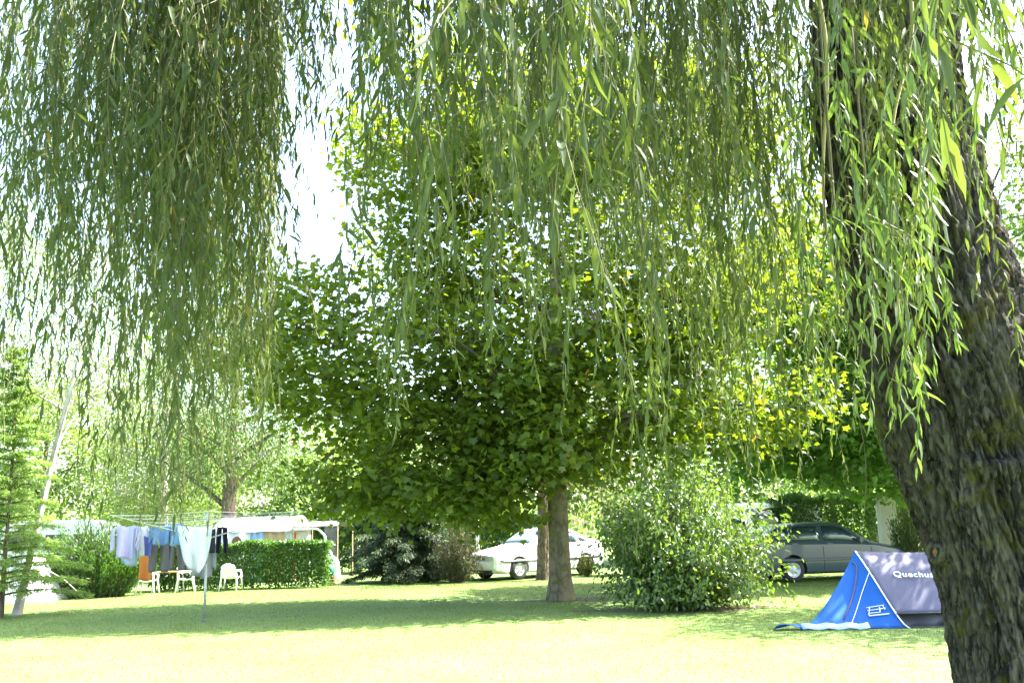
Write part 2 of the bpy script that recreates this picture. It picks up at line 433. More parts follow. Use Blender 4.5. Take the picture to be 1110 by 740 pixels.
def broad_tree(name, label, base, height, tr, cc, cr, n_cl, per, spread, size, tmpl, mat, bark, seed=1, lean=(0, 0), n_limb=14,
               noise_scale=.33, thr=-.12, hollow=.35, clip=None, wr=1.0, flat=.45, droop=.35, cat='tree', group=None, limb_z=(.25, .85), up=1.2, cl_extra=None, twigs=True):
    base = np.array([base[0], base[1], 0.0])
    rs = np.random.default_rng(seed)
    root = thing(name, base, label, cat, group)
    top = np.array([lean[0], lean[1], height * .92])
    k = 26
    tp = trunk_pts(np.array([0, 0, -.05]), top, k, .12, seed)
    rad = tr * (1 - .82 * np.linspace(0, 1, k) ** 1.1)
    rough_trunk(tp, rad, 20, tr * .08, seed).build('trunk', bark, root, smooth=True)
    cc = np.array(cc)
    cl = crown_cloud(rs, n_cl, cc, cr, noise_scale, thr, hollow, clip, seed)
    if cl_extra is not None: cl = np.concatenate([cl, cl_extra])
    bm = MB(); limb_nodes = []
    for i in range(n_limb):
        t0 = limb_z[0] + (limb_z[1] - limb_z[0]) * i / n_limb
        s = tp[int(t0 * (k - 1))]
        tgt = cl[rs.integers(len(cl))] if n_limb < 4 else cl[np.argmin(np.abs(np.arctan2(cl[:, 1] - s[1], cl[:, 0] - s[0]) - ((i * 2.4) % 6.28 - 3.14)) * 3 - .35 * np.linalg.norm(cl - s, axis=1) + .5 * np.abs(cl[:, 2] - s[2] - 1))]
        q = np.linspace(0, 1, 9)[:, None]
        mid = (s + tgt) / 2 + np.array([0, 0, .12 * np.linalg.norm(tgt - s)])
        lp = (1 - q) ** 2 * s + 2 * q * (1 - q) * mid + q ** 2 * tgt
        r0 = rad[int(t0 * (k - 1))] * .45
        bm.tube(lp, np.linspace(r0, .012, 9), 6)
        limb_nodes.append(lp)
    if n_limb:
        ln = np.concatenate(limb_nodes)
        if twigs:
            for c in cl[::2]:
                d = np.linalg.norm(ln - c, axis=1) + .4 * np.maximum(0, ln[:, 2] - c[2])
                a = ln[np.argmin(d)]
                if np.linalg.norm(c - a) > 3.2: continue
                m_ = (a + c) / 2 + np.array([0, 0, .08])
                bm.tube([a, m_, c], [.022, .014, .005], 3, cap=False)
        bm.build('branches', M['branch'] if bark not in (M['bark_birch'],) else bark, root, smooth=True)
    C, A, N = spray_leaves(rs, cl, per, spread, flat, droop, up, cc)
    ok = C[:, 2] > .05
    C, A, N = C[ok], A[ok], N[ok]
    L = rs.uniform(.7, 1.25, len(C)) * size
    leaves('crown', tmpl, C, A, N, L, L * wr, mat, root)
    return root

# ------------------------------------------------------------------ the big willow the camera stands under
def willow():
    rs = np.random.default_rng(11)
    YT = 5.3
    prof = [(0, 886, 1036), (60, 884, 1037), (130, 886, 1044), (200, 893, 1060), (270, 905, 1079), (330, 919, 1100), (400, 937, 1128), (470, 958, 1150),
            (560, 995, 1166), (600, 1012, 1172), (650, 1029, 1180), (700, 1038, 1186), (740, 1044, 1192), (800, 1048, 1214), (850, 1046, 1245), (878, 1030, 1275)]
    zs, cx, rr = [], [], []
    for py, xl, xr in prof:
        a, b = at(xl, py, YT), at(xr, py, YT)
        zs.append((a[2] + b[2]) / 2); cx.append((a[0] + b[0]) / 2); rr.append((b[0] - a[0]) / 2)
    zs, cx, rr = map(np.array, (zs, cx, rr))
    o_ = np.argsort(zs); zs, cx, rr = zs[o_], cx[o_], rr[o_]
    base = np.array([cx[0], YT, 0.0])
    root = thing('weeping_willow', base, 'huge weeping willow with dark furrowed lichened trunk and long hanging curtains of narrow leaves', 'tree')
    zt = np.concatenate([np.linspace(-.1, zs[-1], 480), np.linspace(zs[-1] + .03, 5.9, 40)])
    xt = np.interp(zt, np.append(zs, 5.9), np.append(cx, cx[-1] - .12))
    rt = np.interp(zt, np.append(zs, 5.9), np.append(rr, rr[-1] * .9))
    sides = 300
    an = np.linspace(0, 2 * np.pi, sides, endpoint=False)
    V = np.zeros((len(zt), sides, 3))
    hol = at(1088, 482, YT - .45) - base
    for i, z in enumerate(zt):
        for j, a in enumerate(an):
            ca, sa = math.cos(a), math.sin(a)
            R = rt[i]
            w = noise.noise(Vector((ca * 1.3, sa * 1.3, z * .5)))
            tw = a + z * .10 + .10 * noise.noise(Vector((ca * 2, sa * 2, z * 1.6)))
            q1 = noise.noise(Vector((math.cos(tw) * 7.0, math.sin(tw) * 7.0, z * 1.25))) + .25 * noise.noise(Vector((math.cos(tw) * 30, math.sin(tw) * 30, z * 9)))
            q2 = noise.noise(Vector((math.cos(tw) * 25 + 5, math.sin(tw) * 25, z * 8.0)))
            q3 = noise.noise(Vector((math.cos(tw) * 42 + 5, math.sin(tw) * 42, z * 17.0)))
            ridge = (1 - min(1, abs(q1) * 5.5)) * -.05 + (1 - min(1, abs(q2) * 4.0)) * -.028 + q3 * .018
            r = R + .05 * w + ridge * (1.0 + 1.1 * noise.noise(Vector((ca * 2 + 9, sa * 2, z * 1.1)))) + .012
            V[i, j] = (xt[i] - base[0] + r * ca, r * sa * .95, z)
            d = np.linalg.norm((V[i, j] - hol) / np.array([.13, .5, .05]))
            if d < 1.6: V[i, j] -= np.array([ca, sa, 0]) * .09 * max(0, 1 - (d / 1.6) ** 2)
    idx = np.arange(len(zt) * sides).reshape(len(zt), sides)
    F = np.stack([idx[:-1], np.roll(idx, -1, 1)[:-1], np.roll(idx, -1, 1)[1:], idx[1:]], -1).reshape(-1, 4)
    t = fast_mesh('trunk', V.reshape(-1, 3), [F], M['bark_willow'], root)
    t.data.polygons.foreach_set('use_smooth', [True] * len(t.data.polygons))
    # sawn knot with orange wood
    kp = at(1046, 601, YT - .48)
    kz = float(kp[2]); kR = float(np.interp(kz, zs, rr)) + .050; kcx = float(np.interp(kz, zs, cx))
    kx = float(at(1046, 601, YT - .46)[0]) - kcx
    kn_ = np.array([kx / kR, -math.sqrt(max(0, 1 - (kx / kR) ** 2)) * .95, 0]); kn_ = nrm(kn_)
    kp = np.array([kcx - base[0] + kn_[0] * kR, kn_[1] * kR, kz])
    ks = np.cross(kn_, [0, 0, 1.0]); ku = np.array([0, 0, 1.0]); V = []
    prof_k = [(.075, -.05), (.062, .004), (.048, .018), (.034, .012), (.028, -.008), (.012, -.004), (.001, -.010)]
    rk = np.random.default_rng(2); aa = np.linspace(0, 2 * np.pi, 22, endpoint=False); jit = 1 + .10 * np.sin(aa * 3) + .07 * rk.normal(0, 1, 22)
    def rings(pr): return [kp + (ks * math.cos(t) + ku * math.sin(t) * .85) * r_ * q_ + kn_ * d_ for r_, d_ in pr for t, q_ in zip(aa, jit)]
    def rf(n_): return [(a_ * 22 + b_, a_ * 22 + (b_ + 1) % 22, (a_ + 1) * 22 + (b_ + 1) % 22, (a_ + 1) * 22 + b_) for a_ in range(n_ - 1) for b_ in range(22)]
    kn = MB(); kn.add(rings(prof_k[:5]), rf(5)); kno = kn.build('knot', M['bark_willow'], root, smooth=True)
    MB().add(rings(prof_k[4:]), rf(3)).build('cut_wood', plain('knot_wood', (.20, .10, .05), .9, var=.7, scale=45, bump=.5), kno, smooth=True)
    # limbs above the frame
    T = np.array([xt[-1] - base[0], 0, 5.8])
    ends = [(-7.2, 7.6, 7.0), (-5.5, 5.8, 6.6), (-3.4, 8.6, 7.4), (-2.4, 5.0, 6.3), (-.8, 7.4, 7.2), (-.9, 3.0, 5.4), (1.0, 9.0, 7.2), (1.3, 3.2, 5.6),
            (3.6, 2.6, 5.8), (5.4, 5.2, 7.0), (4.4, 8.4, 7.4), (.2, 5.2, 8.6), (2.2, .2, 6.0), (-3.5, 2.6, 5.6), (2.5, 6.0, 9.4)]
    nodes = []
    for e in ends:
        e = np.array(e) - base
        q = np.linspace(0, 1, 14)[:, None]
        mid = (T + e) / 2 + np.array([0, 0, .9])
        lp = (1 - q) ** 2 * (T - np.array([0, 0, .25])) + 2 * q * (1 - q) * mid + q ** 2 * e
        lp[1:-1] += rs.normal(0, .05, (12, 3))
        MB().tube(lp, np.linspace(.17, .025, 14), 8).build('limb', M['bark_brown'], root, smooth=True)
        nodes.append(lp)
    nodes = np.concatenate(nodes)
    UP = np.array([0, 0, 1.0])

    def strand(tm, top, length, seed_, acc, dens=1.0, size=.105, wig=.05, outdir=None):
        r = np.random.default_rng(seed_)
        k = max(6, int(length / .12))
        q = np.linspace(0, 1, k)
        az = r.uniform(0, 6.28)
        od = np.array([math.cos(az), math.sin(az), 0]) if outdir is None else outdir
        amp = r.uniform(.04, .28)
        P = np.array(top)[None] - UP * (q * length)[:, None] + od * (amp * (1 - np.exp(-3 * q)))[:, None]
        ph = r.uniform(0, 6.28, 4); fr = r.uniform(2, 5, 2)
        P[:, 0] += wig * np.sin(q * fr[0] * length + ph[0]) * np.minimum(1, q * 3)
        P[:, 1] += wig * np.sin(q * fr[1] * length + ph[1]) * np.minimum(1, q * 3)
        tm.tube(P, np.linspace(.0036, .0012, k) * (1 if length > .8 else .6), 3, cap=False)
        step = .034 / dens
        s = np.arange(.04, length, step) + r.uniform(-.008, .008, len(np.arange(.04, length, step)))
        m = len(s)
        keep = r.random(m) < .93
        s = np.clip(s, 0, length)[keep]; m = len(s)
        tt = s / length
        C = np.stack([np.interp(tt, q, P[:, i]) for i in range(3)], 1)
        ph2 = np.arange(m) * 2.4 + r.normal(0, .5, m) + az
        th = np.radians(r.normal(34, 19, m) - 14 * tt)
        A = np.stack([np.sin(th) * np.cos(ph2), np.sin(th) * np.sin(ph2), -np.cos(th)], 1)
        Nn = np.stack([np.cos(th) * np.cos(ph2), np.cos(th) * np.sin(ph2), np.sin(th)], 1) + r.normal(0, .45, (m, 3))
        L = size * r.uniform(.65, 1.25, m) * (1 - .35 * tt ** 3)
        acc.append((C, A, Nn, L, L * r.uniform(.13, .21, m)))
        return P

    cnt = [0]
    def hanging(px, Y, pybot, ns, spread=.3, size=.10, mat='willow', label=None, tz=None, dens=1.0):
        cnt[0] += 1
        sd = 1000 + cnt[0] * 77
        r = np.random.default_rng(sd)
        b = at(px, pybot, Y)
        ztop = tz or max(at(px, 0, Y)[2] + r.uniform(.25, 1.0), b[2] + .8)
        top = np.array([b[0], b[1], ztop]) - base
        d = np.linalg.norm(nodes - top, axis=1)
        a = nodes[np.argmin(d)]
        tm = MB(); acc = []
        q = np.linspace(0, 1, 6)[:, None]
        mid = np.array([top[0], top[1], max(a[2], top[2]) + .15])
        tw = (1 - q) ** 2 * a + 2 * q * (1 - q) * mid + q ** 2 * top
        tm.tube(tw, np.linspace(.010, .005, 6), 5, cap=False)
        zb = b[2]
        for i in range(ns):
            st = top + np.array([r.normal(0, spread), r.normal(0, spread * 1.3), r.uniform(-.25, .35)])
            zend = zb + abs(r.normal(0, .55)) * (1 if i else 0)
            ln_ = max(.5, st[2] - zend)
            wp = st + base
            for _k in range(2):
                zz_ = wp[2] - ln_; dd = np.array([wp[0], wp[1], zz_]) - CAM
                u_, v_ = W0 / 2 + FPX * dd.dot(CR) / dd.dot(_f), H0 / 2 - FPX * dd.dot(CU) / dd.dot(_f)
                if 288 < u_ < 352 and v_ > 145 and i: ln_ = max(.4, ln_ - (v_ - 145) / FPX * dd[1] * r.uniform(.8, 1.1))
                if 884 < u_ < 960 and wp[1] < 5 and v_ > 20 and i: ln_ = max(.4, ln_ * r.uniform(.3, .9))
            od = nrm(st - top + np.array([0, 0, 1e-3])) * np.array([1, 1, 0])
            tm.tube([tw[int(r.integers(3, 6))], (top + st) / 2 + UP * .05, st], [.004, .0035, .003], 3, cap=False)
            Pm = strand(tm, st, ln_, sd + i * 13 + 1, acc, dens, size, outdir=od)
            # short side shoots
            for k_ in range(int(r.integers(1, 4))):
                f = r.uniform(.2, .8)
                sp = Pm[int(f * (len(Pm) - 1))]
                strand(tm, sp, r.uniform(.25, .7), sd + i * 13 + 500 + k_, acc, dens * 1.1, size * .9, wig=.03)
        C, A, N, L, Wd = [np.concatenate([x[k] for x in acc]) for k in range(5)]
        Vt, Ft = leaf_arrays(T_WILLOW, C, A, N, L, Wd)
        hb = tm.build('hanging_branch', M['twig'], root)
        fast_mesh('foliage', Vt, Ft, M[mat], hb)
        if label: hb['label'] = label
        return hb

    regions = [(5, 100, 9, 380, 110, 4.6, 8.0, 10), (100, 200, 12, 450, 90, 4.2, 8.0, 11), (195, 276, 11, 465, 60, 4.2, 7.5, 12), (300, 410, 6, 60, 70, 4, 7, 6),
               (410, 560, 9, 240, 120, 3.2, 7.0, 6), (560, 760, 16, 350, 100, 3.2, 7.5, 7), (760, 885, 13, 410, 100, 4.4, 8.0, 7), (985, 1062, 8, 320, 90, 3.4, 4.4, 6)]
    for x0, x1, k, ym, ys, Y0, Y1, ns in regions:
        for i in range(k):
            px = x0 + (x1 - x0) * (i + rs.uniform(.2, .8)) / k
            hanging(px, rs.uniform(Y0, Y1), ym + rs.normal(0, ys) - 10, int(ns * rs.uniform(.7, 1.3)), spread=rs.uniform(.09, .22))
    # single pieces the photograph shows apart
    hanging(575, 2.3, 330, 5, .07, .12); hanging(925, 4.2, 455, 3, .07, .12, 'willow_young', tz=2.9); hanging(180, 4.4, 555, 3, .08, .13); hanging(235, 4.6, 520, 4, .1); hanging(462, 3.2, 405, 2, .06, .12); hanging(398, 3.6, 480, 2, .05, .115)
    hanging(610, 3.0, 425, 3, .08); hanging(745, 3.2, 470, 3, .1); hanging(925, 4.8, 600, 1, .04, dens=.35)
    hanging(1092, 1.6, 190, 2, .04, .13); hanging(520, 3.1, 395, 3, .08)
    hanging(962, 3.9, 450, 3, .07, .115, 'willow_young', tz=2.85); hanging(1075, 3.6, 460, 4, .12, .115, 'willow_young', tz=3.1); hanging(1010, 3.2, 440, 3, .14, .11, 'willow_young'); hanging(1070, 3.1, 400, 4, .14, .11, 'willow_young'); hanging(1040, 3.7, 430, 4, .16, .11, 'willow_young')
    hanging(322, 5.6, 105, 6, .2); hanging(345, 6.4, 140, 5, .2)
    # the crown above the frame
    n_s = 1300; wgt = np.where(nodes[:, 0] + base[0] > 1.2, 3.0, 1.0); wgt /= wgt.sum()
    tm = MB(); acc = []
    for i in range(n_s):
        a = nodes[rs.choice(len(nodes), p=wgt)]
        st = a + np.array([rs.normal(0, 1.0), rs.normal(0, 1.0), rs.uniform(-.2, .9)])
        w = st + base
        lim = at(555, 0, max(w[1], .5))[2] + .5
        ln_ = min(rs.uniform(.8, 2.2), w[2] - lim)
        if w[1] < 2.5: ln_ = min(ln_ if ln_ > .4 else .6, 1.6)
        if ln_ < .4: continue
        strand(tm, st, ln_, 90000 + i, acc, .8, .11)
    C, A, N, L, Wd = [np.concatenate([x[k] for x in acc]) for k in range(5)]
    Vt, Ft = leaf_arrays(T_WILLOW, C, A, N, L, Wd)
    fast_mesh('crown', Vt, Ft, M['willow'], root)
    # a few bare yellow shoots over the trunk
    ym = MB()
    for (x0, y0, x1, y1, Y) in [(985, -20, 970, 200, 4.3), (970, 200, 945, 330, 4.25), (970, 200, 985, 380, 4.3), (884, -20, 905, 300, 4.4), (1002, -20, 1010, 250, 4.2)]:
        p, q_ = at(x0, y0, Y) - base, at(x1, y1, Y) - base
        t = np.linspace(0, 1, 12)[:, None]
        c_ = p * (1 - t) + q_ * t + np.concatenate([(.03 * np.sin(t * math.pi * 2)), 0 * t, 0 * t], 1)
        ym.tube(c_, np.linspace(.012, .006, 12), 5)
    ym.build('bare_shoots', plain('yellow_shoot', (.30, .27, .09), .6, var=.2), root, smooth=True)
willow()

# ------------------------------------------------------------------ trees
b = gnd(608, 650); PX0, PY0 = b[0], b[1]
_r = np.random.default_rng(71)
low_boughs = np.concatenate([np.stack([_r.normal(0, 1.3, 70), _r.normal(-.6, 1.1, 70), _r.uniform(2.6, 4.2, 70)], 1),
                             np.stack([_r.uniform(-4.0, -.8, 50), _r.uniform(-2.6, .6, 50), _r.uniform(1.8, 2.8, 50)], 1)])
def clip_main(p):
    return p[2] > 1.85 + .3 * math.sin(p[0] * 1.7) + (.45 if p[0] < -3.6 else 0) and not (p[0] < -4.3 and p[2] > 6.9)
broad_tree('plane_tree', 'broad dark green plane tree with straight mottled trunk in the middle of the lawn', b, 13.5, .24,
           (-.5, -.35, 7.1), (7.4, 3.1, 6.6), 1250, 42, .40, .145, T_LOBED, M['plane'], M['bark_plane'], seed=5, n_limb=26, thr=-.06, hollow=.3, clip=clip_main, limb_z=(.2, .9), wr=1.0, cl_extra=low_boughs)
soil_patch((PX0 + .2, PY0, 0), 1.0, .55, 'bare soil round the foot of the plane tree', 4)

b = gnd(991, 621)
broad_tree('maple_tree', 'light green maple with tan trunk, its low leafy boughs hanging over the grey car', b, 13, .24,
           (-1.2, -2.3, 5.6), (5.8, 3.2, 4.2), 900, 38, .42, .17, T_LOBED, M['plane_light'], M['bark_tan'], seed=8, n_limb=20, thr=-.1, hollow=.35,
           clip=lambda p: p[2] > 2.5 + .3 * math.sin(p[0] * 1.3))
broad_tree('lime_tree', 'green lime tree at the right edge whose branches dapple the blue tent', (13.2, 17.6), 11, .26,
           (-1.2, -.4, 6.4), (3.6, 3.2, 3.9), 520, 40, .42, .12, T_OVATE, M['mid'], M['bark_brown'], seed=9, n_limb=16, thr=-.1, wr=.8, clip=lambda p: p[2] > 2.6)
b = gnd(205, 636)
broad_tree('ivy_clad_tree', 'loose mid green tree with dark ivy covered trunk behind the washing', (b[0], b[1] + 4, 0), 11, .30,
           (0.2, 0, 6.6), (3.3, 3.0, 4.6), 620, 44, .36, .11, T_OVATE, M['mid'], M['bark_brown'], seed=14, n_limb=14, thr=-.1, wr=.4, droop=1.3, flat=1.2, up=.3, clip=lambda p: p[2] > 3.0)
b = gnd(18, 666)
broad_tree('birch_tree', 'white stemmed birch at the left edge with fine pale leaves', b, 12, .08,
           (-.6, 1.2, 7.2), (3.4, 3.2, 4.8), 560, 60, .36, .06, T_SMALL, M['birch_leaf'], M['bark_birch'], seed=15, lean=(1.5, .8), n_limb=12, thr=-.1, wr=.75, droop=1.2, flat=1.5, up=.3, clip=lambda p: p[2] > 3.0)
b = gnd(80, 640)
broad_tree('weeping_birch', 'pale feathery weeping birch rising behind the round shrub', (b[0] + .2, b[1] + 7, 0), 11, .2,
           (0, 0, 5.0), (2.7, 2.5, 4.4), 620, 60, .4, .07, T_SMALL, M['birch_leaf'], M['bark_birch'], seed=16, n_limb=12, thr=-.2, wr=.75, droop=1.3, flat=1.5, up=.3, clip=lambda p: p[2] > 1.2)

# background trees
def back_tree(label, px, Y, h, rx, mat, seed, cz=None, name='background_tree', size=.2, ncl=300, wr=.8, bark='bark_brown', zmin=1.0, cl=None, per=34):
    x = at(px, 570, Y)[0]
    cz = cz or h * .55
    return broad_tree(name, label, (x, Y), h, .2, (0, 0, cz), (rx, rx * .8, h - cz), ncl, per, rx * .13, size, T_OVATE, M[mat], M[bark], seed=seed,
                      n_limb=8, thr=-.2, hollow=.3, wr=wr, group='trees along the far side of the campsite', clip=lambda p: p[2] > zmin, twigs=False)
back_tree('pale round tree directly behind the frame tent', 300, 46, 6.2, 3.6, 'pale', 21)
back_tree('pale tree behind the blue green cedar', 400, 50, 7.5, 3.6, 'pale', 22)
back_tree('low pale tree behind the white car bonnet', 500, 54, 6.5, 3.0, 'pale', 23)
back_tree('mid green tree standing right behind the white car boot', 672, 40, 8.0, 3.6, 'mid', 24)
back_tree('tall dark tree behind the parked white van', 800, 44, 11, 4.6, 'mid', 25)
back_tree('dark dense tree beyond the concrete pillar', 945, 34, 8.2, 2.6, 'dark', 26, zmin=2.9, cz=5.2)
back_tree('bright green tree beyond the grey car bonnet', 905, 52, 11, 4.6, 'pale', 27)
back_tree('pale tree far behind the weeping birch', 40, 48, 9, 4.2, 'pale', 28)
back_tree('mid green tree farthest right beyond the leaning willow trunk', 1130, 42, 10, 4.5, 'mid', 29)
back_tree('pale tree behind the ivy clad trunk', 190, 52, 8.0, 4.2, 'pale', 30)

rs = np.random.default_rng(77)
cl = np.stack([rs.uniform(-60, 60, 900), rs.uniform(66, 76, 900), rs.uniform(.3, 4.6, 900)], 1)
cl[:, 2] *= .75 + .4 * np.array([fbm((x * .12, 3, 0)) for x in cl[:, 0]])
C, A, N = spray_leaves(rs, cl, 26, .8, .8, .3, .8)
o = leaves('far_wood', T_OVATE, C, A, N, rs.uniform(.3, .5, len(C)), rs.uniform(.25, .4, len(C)), M['pale'])
tag(o, 'pale line of distant wood at the end of the field', 'woodland', kind='stuff')

# ------------------------------------------------------------------ hedges and shrubs
def hedge(label, p0, p1, h, th, mat, seed, n, size, wr=.55, group=None):
    rs = np.random.default_rng(seed)
    p0 = np.array(p0[:2]); p1 = np.array(p1[:2]); c = (p0 + p1) / 2; L = np.linalg.norm(p1 - p0)
    ang = math.atan2(p1[1] - p0[1], p1[0] - p0[0])
    root = thing('hedge', (c[0], c[1], 0), label, 'hedge', group, ang)
    # leaves in a thick shell of the block
    u = rs.uniform(-L / 2, L / 2, n); w = rs.uniform(-th / 2, th / 2, n); z = h * rs.random(n) ** .8
    side = rs.random(n)
    w = np.where(side < .55, -th / 2 + np.abs(rs.normal(0, .09, n)), w)
    z = np.where(side > .75, h - np.abs(rs.normal(0, .09, n)), z)
    bump = np.array([fbm((a * 1.4, b_ * 1.4, seed)) for a, b_ in zip(u, z)])
    w = w - .14 * bump; z = z * (1 + .08 * np.array([fbm((a * .9, seed, 4)) for a in u])) + .02
    C = np.stack([u, w, z], 1)
    A = rs.normal(0, .6, (n, 3)) + np.array([0, -.25, .5]); N = rs.normal(0, .6, (n, 3)) + np.array([0, -.5, .7])
    Ls = rs.uniform(.7, 1.3, n) * size
    leaves('foliage', T_OVATE, C, A, N, Ls, Ls * wr, M[mat], root)
    st = MB()
    for i in range(int(L * 5)):
        x = rs.uniform(-L / 2, L / 2); y = rs.uniform(-th * .25, th * .25)
        st.tube([(x, y, 0), (x + rs.normal(0, .05), y, h * .4), (x + rs.normal(0, .15), y, h * .85)], [.016, .012, .005], 4)
    st.build('stems', M['branch'], root)
    return root
a, b = gnd(150, 643), gnd(354, 637)
hedge('trimmed green hedge running behind the washing and the white chairs', a + [0, 1.2, 0], b + [0, .7, 0], 1.28, .9, 'hedge', 31, 26000, .075)
hedge('sunlit clipped hedge beyond the white car windscreen', (at(505, 570, 38)[0], 39), (at(600, 570, 38)[0], 38), 1.9, 1.0, 'hedge', 32, 12000, .10)
hedge('tall green hedge beyond the frame tent canopy', (at(300, 570, 39)[0], 40), (at(385, 570, 39)[0], 40), 2.0, 1.0, 'hedge', 33, 10000, .11)
hedge('tall hedge of upright leaves behind the grey car', (at(845, 570, 32)[0], 33), (at(990, 570, 32)[0], 31), 2.2, 1.0, 'hedge', 34, 18000, .11, wr=.35)

def stem_shrub(name, label, base, rx, ry, h, n_stem, per, size, mat, seed, wr=.5, droop=.8, spread=.12, tmpl=T_OVATE, lean=1.0, leaf_from=.18, upright=False, cat='shrub', skew=0.0, off=(0,0)):
    rs = np.random.default_rng(seed)
    root = thing(name, (base[0], base[1], 0), label, cat)
    st = MB(); Cs = []; As = []
    for i in range(n_stem):
        az = rs.uniform(0, 6.28); q = math.sqrt(rs.random())
        tip = np.array([math.cos(az) * rx * q + skew * q, math.sin(az) * ry * q, h * (1 - .45 * q ** 2.2) * rs.uniform(.55, 1.05)])
        if not upright and rs.random() < .35: tip[2] *= rs.uniform(.2, .8)
        b0 = np.array([math.cos(az) * rx * .18 * q, math.sin(az) * ry * .18 * q, 0])
        if upright: b0 = np.array([math.cos(az) * rx * .45 * q, math.sin(az) * ry * .45 * q, 0])
        t = np.linspace(0, 1, 8)[:, None]
        mid = b0 * .6 + tip * .4; mid[2] = tip[2] * (.62 if not upright else .5) + .1
        P = (1 - t) ** 2 * b0 + 2 * t * (1 - t) * mid + t ** 2 * tip
        st.tube(P, np.linspace(.014, .003, 8), 4, cap=False)
        tt = rs.uniform(leaf_from, 1.0, per)
        X = np.stack([np.interp(tt, t[:, 0], P[:, k]) for k in range(3)], 1)
        D = nrm(np.gradient(P, axis=0)); DD = np.stack([np.interp(tt, t[:, 0], D[:, k]) for k in range(3)], 1)
        Cs.append(X + rs.normal(0, spread, (per, 3)))
        As.append((DD * (1.6 if upright else .4)) + rs.normal(0, .55, (per, 3)) - np.array([0, 0, 0 if upright else droop]))
    C = np.concatenate(Cs); A = np.concatenate(As); k = C[:, 2] > .04; C, A = C[k], A[k]
    N = rs.normal(0, .6, (len(C), 3)) + nrm(C + np.array([0, 0, .3])) * .6 + np.array([0, 0, .4])
    Ls = rs.uniform(.65, 1.3, len(C)) * size
    st.build('stems', M['branch'], root)
    leaves('foliage', tmpl, C, A, N, Ls, Ls * wr, M[mat], root)
    return root
bb = gnd(741, 660)
stem_shrub('leafy_shrub', 'large loose shrub of drooping leaves between the plane tree and the blue tent', bb, 1.9, 1.5, 2.85, 175, 95, .10, 'bush', 41, spread=.13, skew=.2)
soil_patch((bb[0] + .1, bb[1] - .1, 0), 1.7, .5, 'bare earth and dead leaves under the large shrub', 6)
sb = gnd(98, 649)
stem_shrub('round_shrub', 'dense round shrub of upright green shoots beside the washing', (sb[0] - .25, sb[1] + .9), 1.65, 1.0, 2.05, 420, 75, .085, 'reed', 42, wr=.3, spread=.05, upright=True, leaf_from=.02)
sb = gnd(668, 622)
stem_shrub('dark_shrub', 'dark leafy shrub standing against the rear of the white car', (sb[0] + .6, sb[1] - .5), 1.2, 1.0, 2.9, 120, 80, .10, 'dark', 43, spread=.14)
sb = gnd(505, 632)
stem_shrub('brown_shrub', 'sparse grey brown shrub at the nose of the white car', (sb[0] - .3, sb[1] + .6), .85, .7, 2.1, 100, 60, .07, 'brush', 44, spread=.08, wr=.4)
sb = gnd(640, 624)
stem_shrub('low_plant', 'small yellow green plant in front of the rear wheel of the white car', (sb[0] - .1, sb[1] - .15), .3, .25, .75, 30, 40, .06, 'pine', 45, spread=.05)
sb = gnd(972, 625)
stem_shrub('feathery_shrub', 'narrow feathery shrub growing against the concrete pillar', (sb[0] + .25, sb[1] - .4), .55, .5, 2.3, 70, 70, .09, 'mid', 46, spread=.06, wr=.25, upright=True, leaf_from=.1)

def conifer(name, label, base, h, r, mat, seed, n_br=60, per=70, nl=.10, droop=.35, zmin=.05, tr=.09, bark='bark_brown', taper=1.0, wr=.10, cat='tree', hang=.5):
    rs = np.random.default_rng(seed)
    root = thing(name, (base[0], base[1], 0), label, cat)
    rough_trunk(trunk_pts(np.array([0, 0, -.05]), np.array([0, 0, h * .97]), 16, .05, seed), np.linspace(tr, .015, 16), 12, .01, seed).build('trunk', M[bark], root, smooth=True)
    st = MB(); Cs = []; As = []
    for i in range(n_br):
        f = (i + rs.random()) / n_br
        z = zmin + (h - zmin) * f
        R = r * (1 - f ** taper) * rs.uniform(.75, 1.12) + .12
        az = i * 2.399 + rs.normal(0, .3)
        t = np.linspace(0, 1, 7)[:, None]
        tip = np.array([math.cos(az) * R, math.sin(az) * R, z - droop * R * .5 + .1])
        mid = np.array([math.cos(az) * R * .5, math.sin(az) * R * .5, z + .12 * R])
        P = (1 - t) ** 2 * np.array([0, 0, z]) + 2 * t * (1 - t) * mid + t ** 2 * tip
        P[:, 2] = np.maximum(P[:, 2], .06)
        st.tube(P, np.linspace(.022, .004, 7), 4, cap=False)
        side = np.array([-math.sin(az), math.cos(az), 0])
        k = int(per * (R / r + .3))
        tt = rs.uniform(.12, 1, k)
        X = np.stack([np.interp(tt, t[:, 0], P[:, j]) for j in range(3)], 1)
        lat = rs.uniform(-1, 1, k) * .38 * R * (1.05 - tt)
        X = X + side * lat[:, None]; X[:, 2] -= np.abs(lat) * hang * rs.uniform(.3, 1, k)
        # each spray: a tuft of needles
        m = 9
        D = nrm(P[-1] - P[0])[None] * .8 + side[None] * np.sign(lat)[:, None] * .8
        D[:, 2] -= hang
        X = np.repeat(X, m, 0) + rs.normal(0, .035, (k * m, 3))
        Cs.append(X); As.append(np.repeat(D, m, 0) + rs.normal(0, .45, (k * m, 3)))
    C = np.concatenate(Cs); A = np.concatenate(As); kk = C[:, 2] > .03; C, A = C[kk], A[kk]
    N = rs.normal(0, .5, (len(C), 3)) + np.array([0, 0, 1])
    Ls = rs.uniform(.7, 1.3, len(C)) * nl
    st.build('branches', M['branch'], root)
    leaves('crown', T_NEEDLE, C, A, N, Ls, Ls * wr * 2, M[mat], root)
    return root
sb = gnd(435, 633)
conifer('cedar_tree', 'low spreading blue green cedar with drooping needle branches left of the white car', (sb[0] + .15, sb[1] + 1.4), 3.0, 2.0, 'cedar', 51, 90, 130, .12, zmin=.15, taper=1.3)
